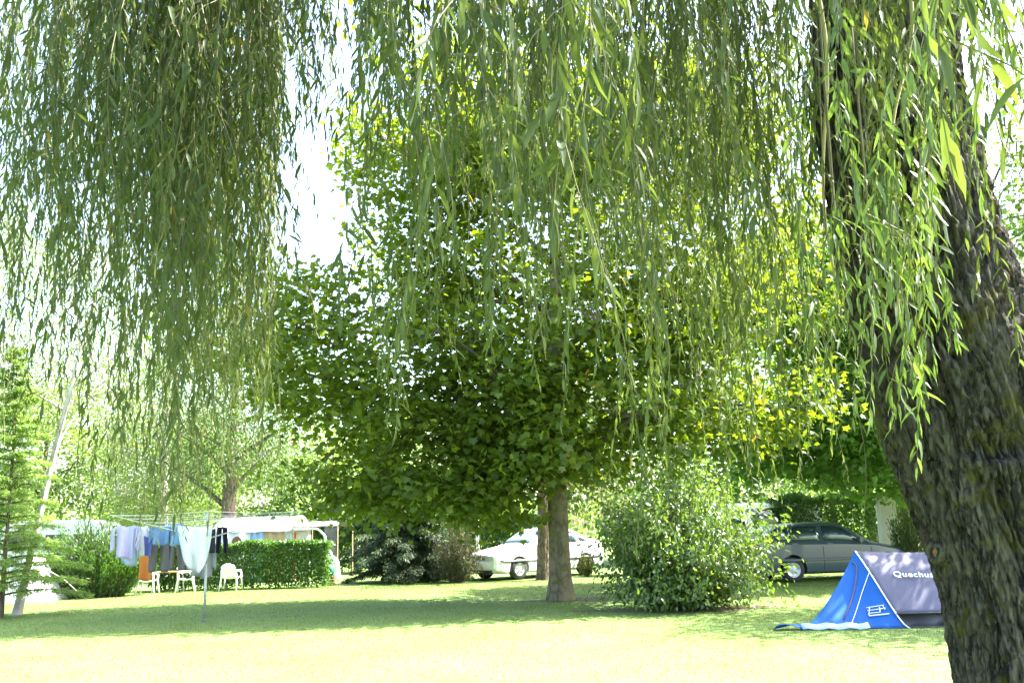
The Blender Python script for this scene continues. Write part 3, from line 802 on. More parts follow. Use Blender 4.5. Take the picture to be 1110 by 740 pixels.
sb = gnd(395, 626)
conifer('young_cedar', 'taller grey green conifer rising just behind the low cedar', (sb[0] + .1, sb[1] + 4), 5.2, 1.7, 'cedar', 52, 90, 70, .13, zmin=.3)
sb = gnd(6, 668)
conifer('larch_sapling', 'light green feathery larch sapling in front of the white tent at the left edge', (sb[0], sb[1] - .2), 5.6, 1.55, 'larch', 53, 80, 100, .085, droop=.2, zmin=.45, hang=.2, tr=.05)
# pine with reddish bark in front of the white car
pb = gnd(590, 628)
rp_ = broad_tree('pine_tree', 'reddish barked pine standing close in front of the white car', pb, 9, .20, (.6, .2, 6.2), (2.2, 1.8, 2.4), 60, 60, .34, .13, T_NEEDLE, M['pine'], M['bark_pine'],
           seed=55, n_limb=8, wr=.12, hollow=.2, flat=.6, limb_z=(.45, .9), cl_extra=np.stack([np.random.default_rng(5).uniform(.6, 2.1, 22), np.random.default_rng(6).uniform(-.6, .4, 22), np.random.default_rng(7).uniform(1.3, 3.2, 22)], 1))

# ------------------------------------------------------------------ cars
def car_at(px, py, h, s, side, L, hw):
    """centre of a car whose near wheel at s stands on the ground at this spot"""
    g_ = gnd(px, py); h = nrm(h); lf = np.array([-h[1], h[0]])
    c = g_[:2] - h * (L / 2 - s) - lf * side * (hw - .05)
    return (c[0], c[1], 0)
def car(name, label, loc, heading, paint, S, wheel_s, wr_=.29, spec=None, scale=1.0, L=4.15, hw=.83, cat='car'):
    """S: stations from the nose (s, z_bottom, z_belt, z_top, half width, roof half width, cabin?)"""
    root = thing(name, loc, label, cat, rz=math.atan2(heading[1], heading[0]))
    root.scale = (scale,) * 3
    S = np.array(S, float)
    def row(s):
        v = [np.interp(s, S[:, 0], S[:, k]) for k in range(1, 6)]
        zb, zbelt, zt, w, wt = v
        return np.array([(w * .80, zb), (w * .97, zb + .05), (w, zb + .2), (w * 1.0, zb + .34), (w * .985, zbelt - .04), (w * .955, zbelt),
                         ((w * .955 + wt * 2) / 3 + .008, zbelt + (zt - .07 - zbelt) * .66), (wt, zt - .06), (wt * .84, zt - .02), (wt * .45, zt - .003), (0, zt)])
    def P(s, r, side=1, off=0.0):
        R_ = row(s); i = min(int(r), 9); f = r - i
        q = R_[i] * (1 - f) + R_[i + 1] * f
        tn = R_[i + 1] - R_[i]; nn = np.array([-tn[1], tn[0]]) * -1; nn = nn / (np.linalg.norm(nn) + 1e-9)
        ds = (row(min(s + .02, L)) - row(max(s - .02, 0)))
        dz = (ds[i] * (1 - f) + ds[i + 1] * f) / .04
        q = q + nn * off
        return np.array([L / 2 - s, side * q[0], q[1] + 0]) + np.array([off * np.clip(dz[1], 0, 1.5) * (1 if r > 7 else 0), 0, 0])
    ss = np.unique(np.concatenate([np.linspace(0, L, 64), S[:, 0]]))
    V = []; k = 21
    for s in ss:
        R_ = row(s)
        ring = [(L / 2 - s, -y, z) for y, z in R_] + [(L / 2 - s, y, z) for y, z in R_[::-1][1:]]
        V += ring
    F = [(i * k + j, i * k + (j + 1) % k, (i + 1) * k + (j + 1) % k, (i + 1) * k + j) for i in range(len(ss) - 1) for j in range(k)]
    F.append(tuple(range(k))[::-1]); F.append(tuple((len(ss) - 1) * k + j for j in range(k)))
    body = MB().add(V, F).build('body', paint, root)
    import bmesh
    bm = bmesh.new(); bm.from_mesh(body.data); bmesh.ops.recalc_face_normals(bm, faces=bm.faces); bm.to_mesh(body.data); bm.free()
    cut = MB()
    for s in wheel_s:
        for sd in (-1, 1):
            a_ = np.linspace(0, 2 * np.pi, 32, endpoint=False); R0 = wr_ + .055; y0, y1 = sd * hw * .62, sd * hw * 1.2
            rg = lambda y: [(L / 2 - s + R0 * math.cos(t), y, wr_ + .015 + R0 * math.sin(t)) for t in a_]
            cut.add(rg(y0) + rg(y1), [tuple(range(32)), tuple(range(63, 31, -1))] + [(i, 32 + i, 32 + (i + 1) % 32, (i + 1) % 32) for i in range(32)])
    co = cut.build('wheel_arch', M['black'], root)
    bm = bmesh.new(); bm.from_mesh(co.data); bmesh.ops.recalc_face_normals(bm, faces=bm.faces); bm.to_mesh(co.data); bm.free()
    md = body.modifiers.new('arches', 'BOOLEAN'); md.object = co; md.operation = 'DIFFERENCE'; md.solver = 'EXACT'
    bpy.context.view_layer.update()
    ev = body.evaluated_get(bpy.context.evaluated_depsgraph_get())
    me2 = bpy.data.meshes.new_from_object(ev); body.modifiers.clear(); body.data = me2
    bpy.data.objects.remove(co)
    me2.polygons.foreach_set('use_smooth', [True] * len(me2.polygons)); me2.set_sharp_from_angle(angle=math.radians(28))
    def patch(nm, corners, m, side=1, off=.004, nu=6, nv=3, par=root):
        (s00, r00), (s10, r10), (s11, r11), (s01, r01) = corners
        G = [[P((s00 * (1 - u) + s10 * u) * (1 - v) + (s01 * (1 - u) + s11 * u) * v, (r00 * (1 - u) + r10 * u) * (1 - v) + (r01 * (1 - u) + r11 * u) * v, side, off)
              for u in np.linspace(0, 1, nu)] for v in np.linspace(0, 1, nv)]
        return MB().grid(G).build(nm, m, par, smooth=True, solid=.004)
    def cross(nm, s0, s1, r0, m, off=.005):
        rr_ = np.concatenate([np.linspace(r0, 10, 6), np.linspace(10, r0, 6)[1:]])
        G = [[P(s, r, -1 if i < 6 else 1, off) for i, r in enumerate(rr_)] for s in np.linspace(s0, s1, 5)]
        return MB().grid(G).build(nm, m, root, smooth=True, solid=.004)
    sp = spec
    for sd in (-1, 1):
        for (c, nm) in sp['side']:
            patch(nm, c, M['glass'], sd)
        patch('trim_strip', [(sp['strip'][0], 2.75), (sp['strip'][1], 2.75), (sp['strip'][1], 3.1), (sp['strip'][0], 3.1)], M['trim'], sd, .012, 24)
        for s in sp['seam']:
            patch('door_seam', [(s, .8), (s + .012, .8), (s + .012, 4.9), (s, 4.9)], M['black'], sd, .002, 2, 8)
        for s in sp['handle']:
            q = P(s, 4.2, sd, .012)
            MB().box(q, (.16, .03, .035)).build('door_handle', M['trim'], root)
        q = P(sp['mirror'], 5.2, sd, .09)
        MB().box(q, (.10, .17, .11)).box(q - np.array([0, sd * .06, .04]), (.05, .12, .03)).build('mirror', M['trim'], root)
        # lamps
        R_ = row(.05)
        hx = L / 2 - .02
        MB().box((L / 2 - .015, sd * (S[0, 4] * .97 - .19), sp['lamp_z']), (.06, .36, .13)).build('headlight', M['lamp'], root)
        MB().box((L / 2 - .05, sd * (S[0, 4] * .97 + .0), sp['lamp_z']), (.09, .05, .10)).build('indicator', M['amber'], root)
        MB().box((-L / 2 + .01, sd * (S[-1, 4] * .9 - .12), sp['tail_z']), (.05, .28, .17)).build('tail_light', M['red'], root)
    cross('windscreen', *sp['wind'], M['glass_sky_tint'])
    cross('rear_window', *sp['rear'], M['glass'])
    # bumpers: wrap round nose and tail
    for nm, sgn, w in (('front_bumper', 1, S[0, 4]), ('rear_bumper', -1, S[-1, 4])):
        t = np.linspace(-1, 1, 17)
        out = np.stack([sgn * (L / 2 + .05 - .22 * np.abs(t) ** 4), (w + .03) * np.sign(t) * np.abs(t) ** .9, 0 * t], 1)
        inn = out * np.array([1, .94, 1]) - np.array([sgn * .16, 0, 0])
        zz = [sp['bump'][0], sp['bump'][0] + .05, sp['bump'][1] - .04, sp['bump'][1]]
        G = [inn + [0, 0, zz[0]], out * [.985, .98, 1] + [0, 0, zz[0]], out + [0, 0, zz[1]], out + [0, 0, zz[2]], out * [.985, .98, 1] + [0, 0, zz[3]], inn + [0, 0, zz[3]]]
        MB().grid(np.array(G)).build(nm, sp.get('bump_m', paint), root, smooth=True, solid=.01)
        MB().box((sgn * (L / 2 + .045), 0, zz[0] + .13), (.03, .52, .11)).build('number_plate', M['plate'], root)
    MB().box((L / 2 + .005, 0, sp['lamp_z']), (.03, .62, .09)).build('grille', M['trim'], root)
    MB().box((L / 2 + .01, 0, sp['bump'][0] - .03), (.10, 1.15, .10)).build('air_intake', M['black'], root)
    for s in wheel_s:
        for sd in (-1, 1):
            w = thing_part('wheel', root, (L / 2 - s, sd * (hw - .10), wr_))
            ty = MB(); a_ = np.linspace(0, 2 * np.pi, 36, endpoint=False)
            prof = [(.60, -.085), (.94, -.09), (1, -.06), (1, .06), (.94, .09), (.60, .085)]
            Vt = [(R * wr_ * math.cos(t), y, R * wr_ * math.sin(t)) for R, y in prof for t in a_]
            Ft = [(i * 36 + j, i * 36 + (j + 1) % 36, (i + 1) * 36 + (j + 1) % 36, (i + 1) * 36 + j) for i in range(5) for j in range(36)]
            ty.add(Vt, Ft).build('tyre', M['black'], w, smooth=True)
            rm = MB()
            prof = [(.66, sd * .07), (.60, sd * .085), (.52, sd * .055), (.25, sd * .075), (.10, sd * .085), (0.001, sd * .085)]
            Vt = [(R * wr_ * math.cos(t) * (1 - (.03 if j % 6 < 2 and 0 < i < 3 else 0)), y - (sd * .02 if (j % 6 < 2 and i in (2, 3)) else 0), R * wr_ * math.sin(t)) for i, (R, y) in enumerate(prof) for j, t in enumerate(a_)]
            rm.add(Vt, Ft).build('rim', M['rim'], w, smooth=True)
    return root

def thing_part(name, parent, loc):
    me = bpy.data.meshes.new(name); m = MB(); m.tube([(0, -.05, 0), (0, .05, 0)], [.03, .03], 8)
    o = m.build(name, M['black'], parent); o.location = tuple(float(v) for v in loc)
    return o

S_white = [(0, .30, .62, .70, .70, .50), (.06, .22, .66, .74, .76, .62), (.3, .18, .70, .79, .81, .66), (1.15, .18, .84, .93, .83, .66), (1.3, .18, .86, .98, .83, .64), (2.0, .18, .90, 1.36, .83, .56),
           (2.25, .18, .905, 1.40, .83, .555), (2.9, .18, .92, 1.39, .83, .55), (3.15, .18, .925, 1.34, .83, .55), (3.78, .2, .95, 1.06, .81, .60), (4.08, .22, .95, 1.04, .78, .60), (4.15, .32, .90, .99, .74, .56)]
spec_white = dict(side=[([(1.52, 5.25), (2.42, 5.15), (2.42, 6.75), (2.02, 6.75)], 'side_window'), ([(2.50, 5.15), (3.12, 5.15), (3.05, 6.75), (2.50, 6.75)], 'side_window'),
                        ([(3.19, 5.2), (3.55, 5.3), (3.24, 6.7), (3.12, 6.7)], 'quarter_window')],
                  strip=(.15, 4.0), seam=(1.35, 2.46, 3.18), handle=(2.3, 3.1), mirror=1.62, lamp_z=.60, tail_z=.78, wind=(1.33, 1.97, 7.35), rear=(3.2, 3.74, 7.35), bump=(.26, .52))
car('white_car', 'white saloon car with wheel trims parked behind the plane tree trunk', car_at(563, 628, (-.77, -.64), .82 * 1.08, 1, 4.15 * 1.08, .83 * 1.08), (-.77, -.64), M['white_paint'], S_white, (.82, 3.36), spec=spec_white, scale=1.08)
S_grey = [(0, .30, .60, .68, .68, .50), (.07, .22, .66, .73, .76, .62), (.3, .18, .70, .78, .81, .66), (1.0, .18, .84, .92, .83, .66), (1.15, .18, .86, .97, .83, .64), (1.85, .18, .90, 1.36, .83, .56),
          (2.1, .18, .905, 1.40, .83, .555), (3.0, .18, .92, 1.40, .83, .55), (3.45, .18, .93, 1.36, .82, .55), (3.9, .2, .93, 1.02, .79, .60), (4.0, .22, .90, .98, .77, .60), (4.05, .32, .85, .93, .74, .56)]
spec_grey = dict(side=[([(1.38, 5.25), (2.42, 5.15), (2.38, 6.75), (1.86, 6.75)], 'side_window'), ([(2.52, 5.15), (3.25, 5.15), (3.12, 6.75), (2.50, 6.75)], 'side_window'),
                       ([(3.33, 5.2), (3.62, 5.3), (3.35, 6.7), (3.2, 6.7)], 'quarter_window')],
                 strip=(.15, 3.9), seam=(1.2, 2.47), handle=(2.3, 3.2), mirror=1.5, lamp_z=.60, tail_z=.78, wind=(1.18, 1.83, 7.35), rear=(3.5, 3.87, 7.35), bump=(.26, .52))
car('grey_car', 'dark blue grey hatchback parked beyond the blue tent', car_at(861, 631, (.98, .20), 3.28 * 1.06, -1, 4.05 * 1.06, .83 * 1.06), (.98, .20), M['grey_paint'], S_grey, (.8, 3.28), spec=spec_grey, L=4.05, scale=1.06)
S_van = [(0, .32, .85, .95, .80, .6), (.08, .25, .95, 1.05, .88, .7), (.7, .22, 1.05, 1.22, .93, .7), (.85, .22, 1.08, 1.3, .95, .72), (1.6, .22, 1.15, 2.0, .95, .70), (2.0, .22, 1.15, 2.12, .95, .70), (4.4, .22, 1.15, 2.14, .95, .72), (4.8, .25, 1.1, 2.05, .93, .72)]
spec_van = dict(side=[([(1.15, 5.25), (2.0, 5.15), (2.0, 6.7), (1.62, 6.7)], 'side_window'), ([(2.3, 5.2), (3.4, 5.2), (3.4, 6.6), (2.3, 6.6)], 'side_window')],
                strip=(.2, 4.7), seam=(.95, 2.12), handle=(2.0,), mirror=1.25, lamp_z=.78, tail_z=.9, wind=(.92, 1.56, 7.3), rear=(4.5, 4.77, 9.5), bump=(.3, .58))
vb = at(806, 570, 33)
car('white_van', 'white van mostly hidden behind the large shrub and maple leaves', (vb[0], 33, 0), (-.96, -.28), M['white_paint'], S_van, (.95, 3.8), wr_=.32, spec=spec_van, L=4.8, hw=.95, cat='van')

# ------------------------------------------------------------------ blue pop-up tent
def popup_tent():
    o = gnd(934, 682); o = np.array([o[0] * (o[1] + .75) / o[1], o[1] + .75, 0])
    s = (o[1]) / FPX * 1.0
    root = thing('popup_tent', o, 'blue and grey pop up tent in dappled shade beside the willow trunk', 'tent')
    H = 1.08
    FL, AL, BL = np.array([.44, -.75, 0]), np.array([0, 0, H]), np.array([.05, .95, 0])
    FR, AR, BR = np.array([1.12, -.72, 0]), np.array([2.0, .02, H * .98]), np.array([2.25, .95, 0])
    EL, ER = np.array([-1.08, -.58, 0]), np.array([2.75, -.55, 0])
    EB, ERB = np.array([-.45, .6, 0]), np.array([2.95, .5, 0])
    def hoop(F_, A_, t):        # t 0..1 from ground to apex, bowed outwards
        q = t * math.pi / 2
        w = math.sin(q) ** 1.0
        hz = 1 - math.cos(q)
        p = F_ * 1.0
        return np.array([F_[0] + (A_[0] - F_[0]) * t ** .62, F_[1] + (A_[1] - F_[1]) * t ** 1.15, A_[2] * (.75 * t + .25 * math.sin(q))])
    T = np.linspace(0, 1, 22)
    # grey roof: ruled between the hoops, with sag; front from t0 = .18 up, over the top and down the back
    def grey(t0, name, m, F0, F1, B=None):
        rows = []
        for t in np.linspace(t0, 1, 18):
            a, b_ = hoop(F0, AL, t), hoop(F1, AR, t)
            u = np.linspace(0, 1, 20)[:, None]
            r_ = a * (1 - u) + b_ * u
            r_[:, 2] -= .035 * np.sin(u[:, 0] * math.pi) * t; r_[:, 1] -= (.05 * np.sin(u[:, 0] * math.pi) * (1 - t) * 3 * t)
            rows.append(r_)
        return MB().grid(rows).build(name, m, root, smooth=True, solid=.004)
    fly = grey(.17, 'roof_panel', M['tent_grey'], FL, FR)
    grey(.0, 'rear_panel', M['tent_grey'], BL, BR)
    def end(name, A_, H0, E0, sag, m=M['tent_blue']):
        rows = []
        for i, t in enumerate(T):
            a = hoop(H0, A_, t)
            e = E0 + (A_ - E0) * np.array([t, t, 0]); e[2] = A_[2] * (t ** 1.45)
            u = np.linspace(0, 1, 14)[:, None]
            r_ = a * (1 - u) + e * u
            d = np.sin(u[:, 0] * math.pi)
            r_ = r_ - np.outer(d, (np.array([0, sag, 0]))) * t * (1 - t) * 2 
            r_[:, 1] += .010 * np.sin(u[:, 0] * 26) * (1 - t) 
            rows.append(r_)
        return MB().grid(rows).build(name, m, root, smooth=True, solid=.004), rows
    el, rowsL = end('end_panel', AL, FL, EL, -.16)
    end('end_panel', AL, BL, EL, .05); end('end_panel', AR, FR, ER, -.1); end('end_panel', AR, BR, ER, .2)
    rowsL = np.array(rowsL)
    def on(t, u, off=-.012):
        i = t * (len(T) - 1); j = u * 13; i0, j0 = min(int(i), len(T) - 2), min(int(j), 12); fi, fj = i - i0, j - j0
        p = (rowsL[i0, j0] * (1 - fi) + rowsL[i0 + 1, j0] * fi) * (1 - fj) + (rowsL[i0, j0 + 1] * (1 - fi) + rowsL[i0 + 1, j0 + 1] * fi) * fj
        return p + np.array([-.004, off, .003])
    def strip(pts, r, m, name): MB().tube(pts, r, 6).build(name, m, root, smooth=True)
    def across(t, x):
        a = hoop(FL, AL, t)[0]; e = EL[0] * (1 - t)
        return float(np.clip((a - x) / max(a - e, .02), 0, 1))
    strip([on(t, across(t, -.40 + .50 * t / .67)) for t in np.linspace(.01, .66, 14)], .006, M['tape'], 'seam')
    strip([on(t, across(t, x)) for t, x in ((.16, -.42), (.25, -.34), (.35, -.26), (.45, -.19), (.55, -.13), (.65, -.08), (.74, -.04), (.80, -.03), (.85, -.05), (.87, -.08))], .011, M['zip'], 'zip')
    strip([hoop(FL, AL, t) + np.array([0, -.01, 0]) for t in T], .011, M['tape'], 'hoop_piping')
    strip([hoop(FR, AR, t) + np.array([0, -.01, 0]) for t in T], .011, M['tape'], 'hoop_piping')
    strip([hoop(BL, AL, t) for t in T], .009, M['tent_dark'], 'hoop_piping')
    # ground sheet, sheet coloured dark for the shaded opening under the roof panel, hems
    loop = [EL, FL, FR, ER, ERB, BR, BL, EB]
    V = [p + np.array([0, 0, .012]) for p in loop]
    MB().add(V, [tuple(range(8))]).build('ground_sheet', M['tent_dark'], root, solid=.01)
    G = []
    for t in np.linspace(0, .2, 4):
        a, b_ = hoop(FL, AL, t) + np.array([.03, .12, 0]), hoop(FR, AR, t) + np.array([-.03, .12, 0]); u = np.linspace(0, 1, 12)[:, None]
        G.append(a * (1 - u) + b_ * u + np.concatenate([0 * u, .05 * np.sin(u * 9), 0 * u], 1))
    MB().grid(G).build('opening_shade', M['tent_dark'], root, smooth=True, solid=.004)
    strip([hoop(FL, AL, .17) * (1 - u) + hoop(FR, AR, .17) * u + np.array([0, -.03, -.005]) for u in np.linspace(0, 1, 9)], .010, M['tent_dark'], 'door_hem')
    # loose pale skirt and flap lying on the grass at the left corner
    G = [[EL + (FL - EL) * u * .62 + np.array([0, -.03 - .10 * v, .07 * (1 - v) + .02 + .012 * math.sin(u * 20)]) for u in np.linspace(0, 1, 14)] for v in (0, .5, 1)]
    MB().grid(G).build('skirt', M['tent_light'], root, smooth=True, solid=.004)
    G = [[EL + np.array([-.42 * u + .05, .12 * v, .035 + .05 * math.sin(u * 3.1 + v) * (1 - v * .3)]) for u in np.linspace(0, 1, 10)] for v in (-.6, 0, .6, 1.4)]
    MB().grid(G).build('skirt', M['tent_blue'], root, smooth=True, solid=.004)
    # lettering on the roof panel, following its surface
    a, b_ = hoop(FL, AL, .58), hoop(FR, AR, .58)
    a2, b2 = hoop(FL, AL, .66), hoop(FR, AR, .66)
    ux = nrm(b_ - a); uz = nrm((a2 + b2) / 2 - (a + b_) / 2); nn = np.cross(ux, uz)
    cu = bpy.data.curves.new('lettering', 'FONT'); cu.body = 'Quechua'; cu.size = .132; cu.extrude = .002; cu.offset = .0012; cu.space_character = 1.12
    to = bpy.data.objects.new('lettering', cu); COL.objects.link(to)
    bpy.context.view_layer.update()
    me = bpy.data.meshes.new_from_object(to.evaluated_get(bpy.context.evaluated_depsgraph_get()))
    bpy.data.objects.remove(to)
    lo = bpy.data.objects.new('lettering', me); COL.objects.link(lo); lo.parent = root
    me.materials.clear(); me.materials.append(M['tape'])
    c = a * (1 - .18) + b_ * .18 + nn * .05
    for v in me.vertices: v.co.x *= 1.12
    lo.matrix_local = Matrix(((ux[0], uz[0], nn[0], c[0]), (ux[1], uz[1], nn[1], c[1]), (ux[2], uz[2], nn[2], c[2]), (0, 0, 0, 1)))
    # small striped emblem on the blue end
    em = MB()
    def bar(t0, u0, t1, u1, r=.006): em.tube([on(t0 + (t1 - t0) * q, u0 + (u1 - u0) * q, -.02) for q in np.linspace(0, 1, 4)], r, 5)
    for k, t in enumerate((.17, .20, .235, .27)):
        bar(t, .30, t, .07 if k != 1 else .16, .0055 if k else .009)
    bar(.17, .30, .27, .26); bar(.20, .16, .255, .14, .008); bar(.22, .09, .27, .09, .006)
    em.build('emblem', M['tape'], root)
popup_tent()

# ------------------------------------------------------------------ frame tent behind the hedge
def frame_tent():
    Y = 33.0
    def q(px, py, dy=0): return at(px, py, Y + dy)
    o = np.array([q(300, 600)[0], Y, 0])
    root = thing('frame_tent', o, 'large white and tan frame tent with open grey canopy behind the hedge', 'tent')
    x0, x1, x2 = q(246, 580)[0] - o[0], q(305, 580)[0] - o[0], q(366, 580)[0] - o[0]
    D = 3.0; zr = 2.12; ze = 1.62
    # white roof
    def roof(name, xa, xb, m, zr, ze, lift=0):
        G = []
        for v in np.linspace(0, 1, 13):
            y = v * D; z = ze + (zr - ze) * math.sin(v * math.pi) ** .8
            G.append([(xa + (xb - xa) * u, y, z + lift - .03 * math.sin(u * math.pi * 3) ** 2) for u in np.linspace(0, 1, 13)])
        return MB().grid(G).build(name, m, root, smooth=True, solid=.01)
    roof('roof', x0 - .5, x1 + .35, M['canvas'], zr, ze)
    roof('canopy', x1 + .36, x2, M['canvas_grey'], 1.92, ze + .12)
    def panel(name, xa, xb, za, zb, y, m, par=root, wav=.02):
        G = [[(xa + (xb - xa) * u, y + wav * math.sin(u * 14), za + (zb - za) * v) for u in np.linspace(0, 1, 16)] for v in (0, .5, 1)]
        return MB().grid(G).build(name, m, par, smooth=True, solid=.008)
    w = panel('wall', x0 - .45, x0 + .75, 0, ze, .02, M['canvas'])
    # arched brown window
    cxw = q(257, 584)[0] - o[0]
    a_ = np.linspace(0, math.pi, 12)
    V = [(cxw + .17 * math.cos(t), -.02, 1.28 + .20 * math.sin(t)) for t in a_] + [(cxw - .17, -.02, 1.0), (cxw + .17, -.02, 1.0)]
    MB().add(V, [tuple(range(14))]).build('window', M['canvas_brown'], w, solid=.01)
    panel('wall', x0 + .76, x0 + 1.2, 0, ze, .03, M['canvas_blue'])
    panel('wall', x0 + 1.21, x0 + 1.45, 0, ze, .3, M['canvas_brown'])
    w2 = panel('wall', x0 + 1.20, x1 + .1, 0, ze, .05, M['canvas_tan'])
    MB().box(((x0 + 1.2 + x1) / 2 + .15, .02, 1.30), (.14, .02, .07)).build('vent', M['canvas_brown'], w2)
    panel('wall', x0 - .45, x1 + .35, 0, ze, D - .02, M['canvas'])
    panel('door_flap', x1 + .12, x1 + .36, .0, ze - .05, .1, M['canvas'])
    MB().box((x1 + .42, .08, .8), (.09, .02, 1.55)).build('door_edge', plain('red_webbing', (.5, .06, .04), .7), root)
    # canopy: dark side cloth, poles, white rolled curtain swinging down to the right leg
    G = [[(x2, D * v * .5, .35 + (ze - .2) * u + (.3 if v > .5 else 0) * u) for u in np.linspace(0, 1, 6)] for v in np.linspace(0, 1, 6)]
    G = [[(x2 - .42 + .42 * v - (.10 * (1 - u) if v < .1 else 0), .02 + .01 * math.sin(9 * v), .55 * (1 - v) * 0 + .62 + (1.15) * u) for u in np.linspace(0, 1, 6)] for v in np.linspace(0, 1, 6)]
    MB().grid(G).build('side_curtain', M['canvas_grey'], root, smooth=True, solid=.01)
    P = [(x1 + .4, -.06, 1.66), (x1 + 1.0, -.06, 1.67), (x2 - .62, -.06, 1.64), (x2 - .42, -.06, 1.45), (x2 - .33, -.06, 1.1), (x2 - .22, -.06, .78), (x2 - .05, -.06, .58), (x2 - .02, -.06, .3), (x2 + .02, -.06, .04)]
    P = np.array(P); tt = np.linspace(0, 1, 9); t2 = np.linspace(0, 1, 30)
    P = np.stack([np.interp(t2, tt, P[:, k]) for k in range(3)], 1)
    MB().tube(P, np.interp(t2, [0, .3, .5, .75, .85, 1], [.022, .03, .06, .12, .10, .13]), 10).build('rolled_curtain', M['canvas'], root, smooth=True)
    for x, y in ((x2, 0), (x2, D), (x1 + .4, 0), (x1 + .4, D)):
        MB().tube([(x, y, 0), (x, y, 1.72)], [.018, .018], 8).build('pole', plain('tent_pole', (.45, .33, .2), .5), root)
frame_tent()
gb_ = at(356, 622, 30.2)
bag = thing('green_bag', (gb_[0], gb_[1], 0), 'dark green bag on a brown crate by the end of the hedge', 'bag')
G = []
for v in np.linspace(0, 1, 8):
    r_ = .17 * (math.sin(math.pi * (.12 + .80 * v)) ** .5)
    G.append([(r_ * math.cos(t) * 1.05, r_ * math.sin(t) * .7, .27 + .34 * v) for t in np.linspace(0, 2 * math.pi, 14)])
MB().grid(G).build('bag_body', M['green_bag'], bag, smooth=True)
MB().tube([(-.09, 0, .58), (-.06, 0, .70), (.06, 0, .70), (.09, 0, .58)], .012, 6).build('handle', M['green_bag'], bag)
cr = MB()
for z in (.04, .13, .22):
    cr.box((0, -.12, z), (.34, .02, .07)).box((0, .12, z), (.34, .02, .07)).box((-.17, 0, z), (.02, .24, .07)).box((.17, 0, z), (.02, .24, .07))
cr.box((0, 0, .262), (.36, .27, .012))
c_ = cr.build('crate', M['canvas_brown'], None, loc=(gb_[0], gb_[1], 0)); tag(c_, 'small brown slatted crate under the green bag', 'crate')

# caravan far left, ridge tent at the left edge
cv = at(62, 570, 36)
root = thing('caravan', (cv[0], 36.5, 0), 'white caravan roof showing behind the round shrub', 'caravan')
t = np.linspace(0, 1, 15); G = []
prof = [(-1.9, .5), (-2.05, .9), (-1.95, 1.6), (-1.6, 2.05), (-1.0, 2.2), (1.0, 2.2), (1.6, 2.1), (1.95, 1.6), (2.05, .9), (1.9, .5)]
V = [(x, y, z) for y in (-1, 1) for x, z in prof]; k = len(prof)
MB().add(V, [tuple(range(k)), tuple(range(2 * k - 1, k - 1, -1))] + [(i, k + i, k + (i + 1) % k, (i + 1) % k) for i in range(k)]).build('body', M['paint_white'], root)
for x in (-1.2, .2, 1.2):
    MB().box((x, -1.01, 1.45), (.7, .03, .5)).build('window', M['glass'], root)
MB().box((-.5, -1.01, 1.15), (.6, .03, 1.3)).build('door', M['plastic'], root)
for y in (-.9, .9):
    MB().tube([(0, y - .08, .3), (0, y + .08, .3)], [.3, .3], 20).build('wheel', M['black'], root, smooth=True)
MB().tube([(2, 0, .5), (3.1, 0, .5)], [.04, .04], 6).build('drawbar', M['steel'], root)

tb = gnd(60, 654)
root = thing('white_tent', (tb[0] - 1.15, tb[1] + 1.2, 0), 'small white tent beside the larch sapling at the left edge', 'tent')
w_, h_, d_ = .62, 1.15, 1.0
for sgn in (-1, 1):
    G = [[(sgn * w_ * (1 - v) ** 1.15 + .0, -d_ / 2 - .35 * (1 - v) + (d_ + .7 * (1 - v)) * u, h_ * v - .03 * math.sin(math.pi * u) * v) for u in np.linspace(0, 1, 8)] for v in np.linspace(0, 1, 10)]
    MB().grid(G).build('roof_panel', M['canvas'], root, smooth=True, solid=.005)
for y, e in ((-d_ / 2, -1), (d_ / 2, 1)):
    G = [[((2 * u - 1) * w_ * (1 - v) ** 1.15, y + e * .35 * (1 - v), h_ * v * .995) for u in np.linspace(0, 1, 8)] for v in np.linspace(0, 1, 10)]
    MB().grid(G).build('end_panel', M['canvas'], root, smooth=True, solid=.005)
gl = gnd(93, 649) - np.array([tb[0] - 1.15, tb[1] + 1.2, 0])
top_ = at(70, 628, gnd(93, 649)[1] - .3) - np.array([tb[0] - 1.15, tb[1] + 1.2, 0])
MB().tube([(0, -d_ / 2, h_), top_, gl], [.008, .008, .008], 5).build('guy_line', M['rope'], root)
MB().tube([gl + np.array([.02, 0, -.02]), gl + np.array([.03, 0, .08])], [.008, .008], 5).build('tent_peg', M['steel'], root)

# ------------------------------------------------------------------ rotary clothes dryer and washing
PB = gnd(221.5, 673)
DR = PB[1] / FPX
dry = thing('clothes_dryer', PB, 'rotary clothes dryer on a single thin pole in the left of the lawn', 'clothes dryer')
MB().tube([(0, 0, 0), (0, 0, 1.05)], [.026, .026], 10).tube([(0, 0, 1.05), (0, 0, 2.0)], [.021, .021], 10).build('pole', M['steel'], dry, smooth=True)
MB().tube([(0, 0, -.02), (0, 0, .05)], [.04, .035], 10).build('ground_socket', M['trim'], dry, smooth=True)
arms = []
ROT = math.radians(18)
for k in range(4):
    a_ = ROT + k * math.pi / 2
    tip = np.array([math.cos(a_) * 1.72, math.sin(a_) * 1.72, 1.98])
    arms.append(tip)
    MB().tube([(0, 0, 1.50), tip], [.014, .011], 6).build('arm', M['steel'], dry)
    MB().tube([(0, 0, 1.88), tip * .5 + np.array([0, 0, .75])], [.008, .008], 6).build('strut', M['steel'], dry)
def arm_pt(k, f):
    a0 = np.array([0, 0, 1.50]); return a0 + (arms[k % 4] - a0) * f
for f in (.55, .7, .85, .99):
    m_ = MB()
    P = [arm_pt(k, f) for k in range(5)]
    for k in range(4): m_.tube([P[k], (P[k] + P[k + 1]) / 2 - np.array([0, 0, .03]), P[k + 1]], [.003] * 3, 4)
    m_.build('line', M['rope'], dry)

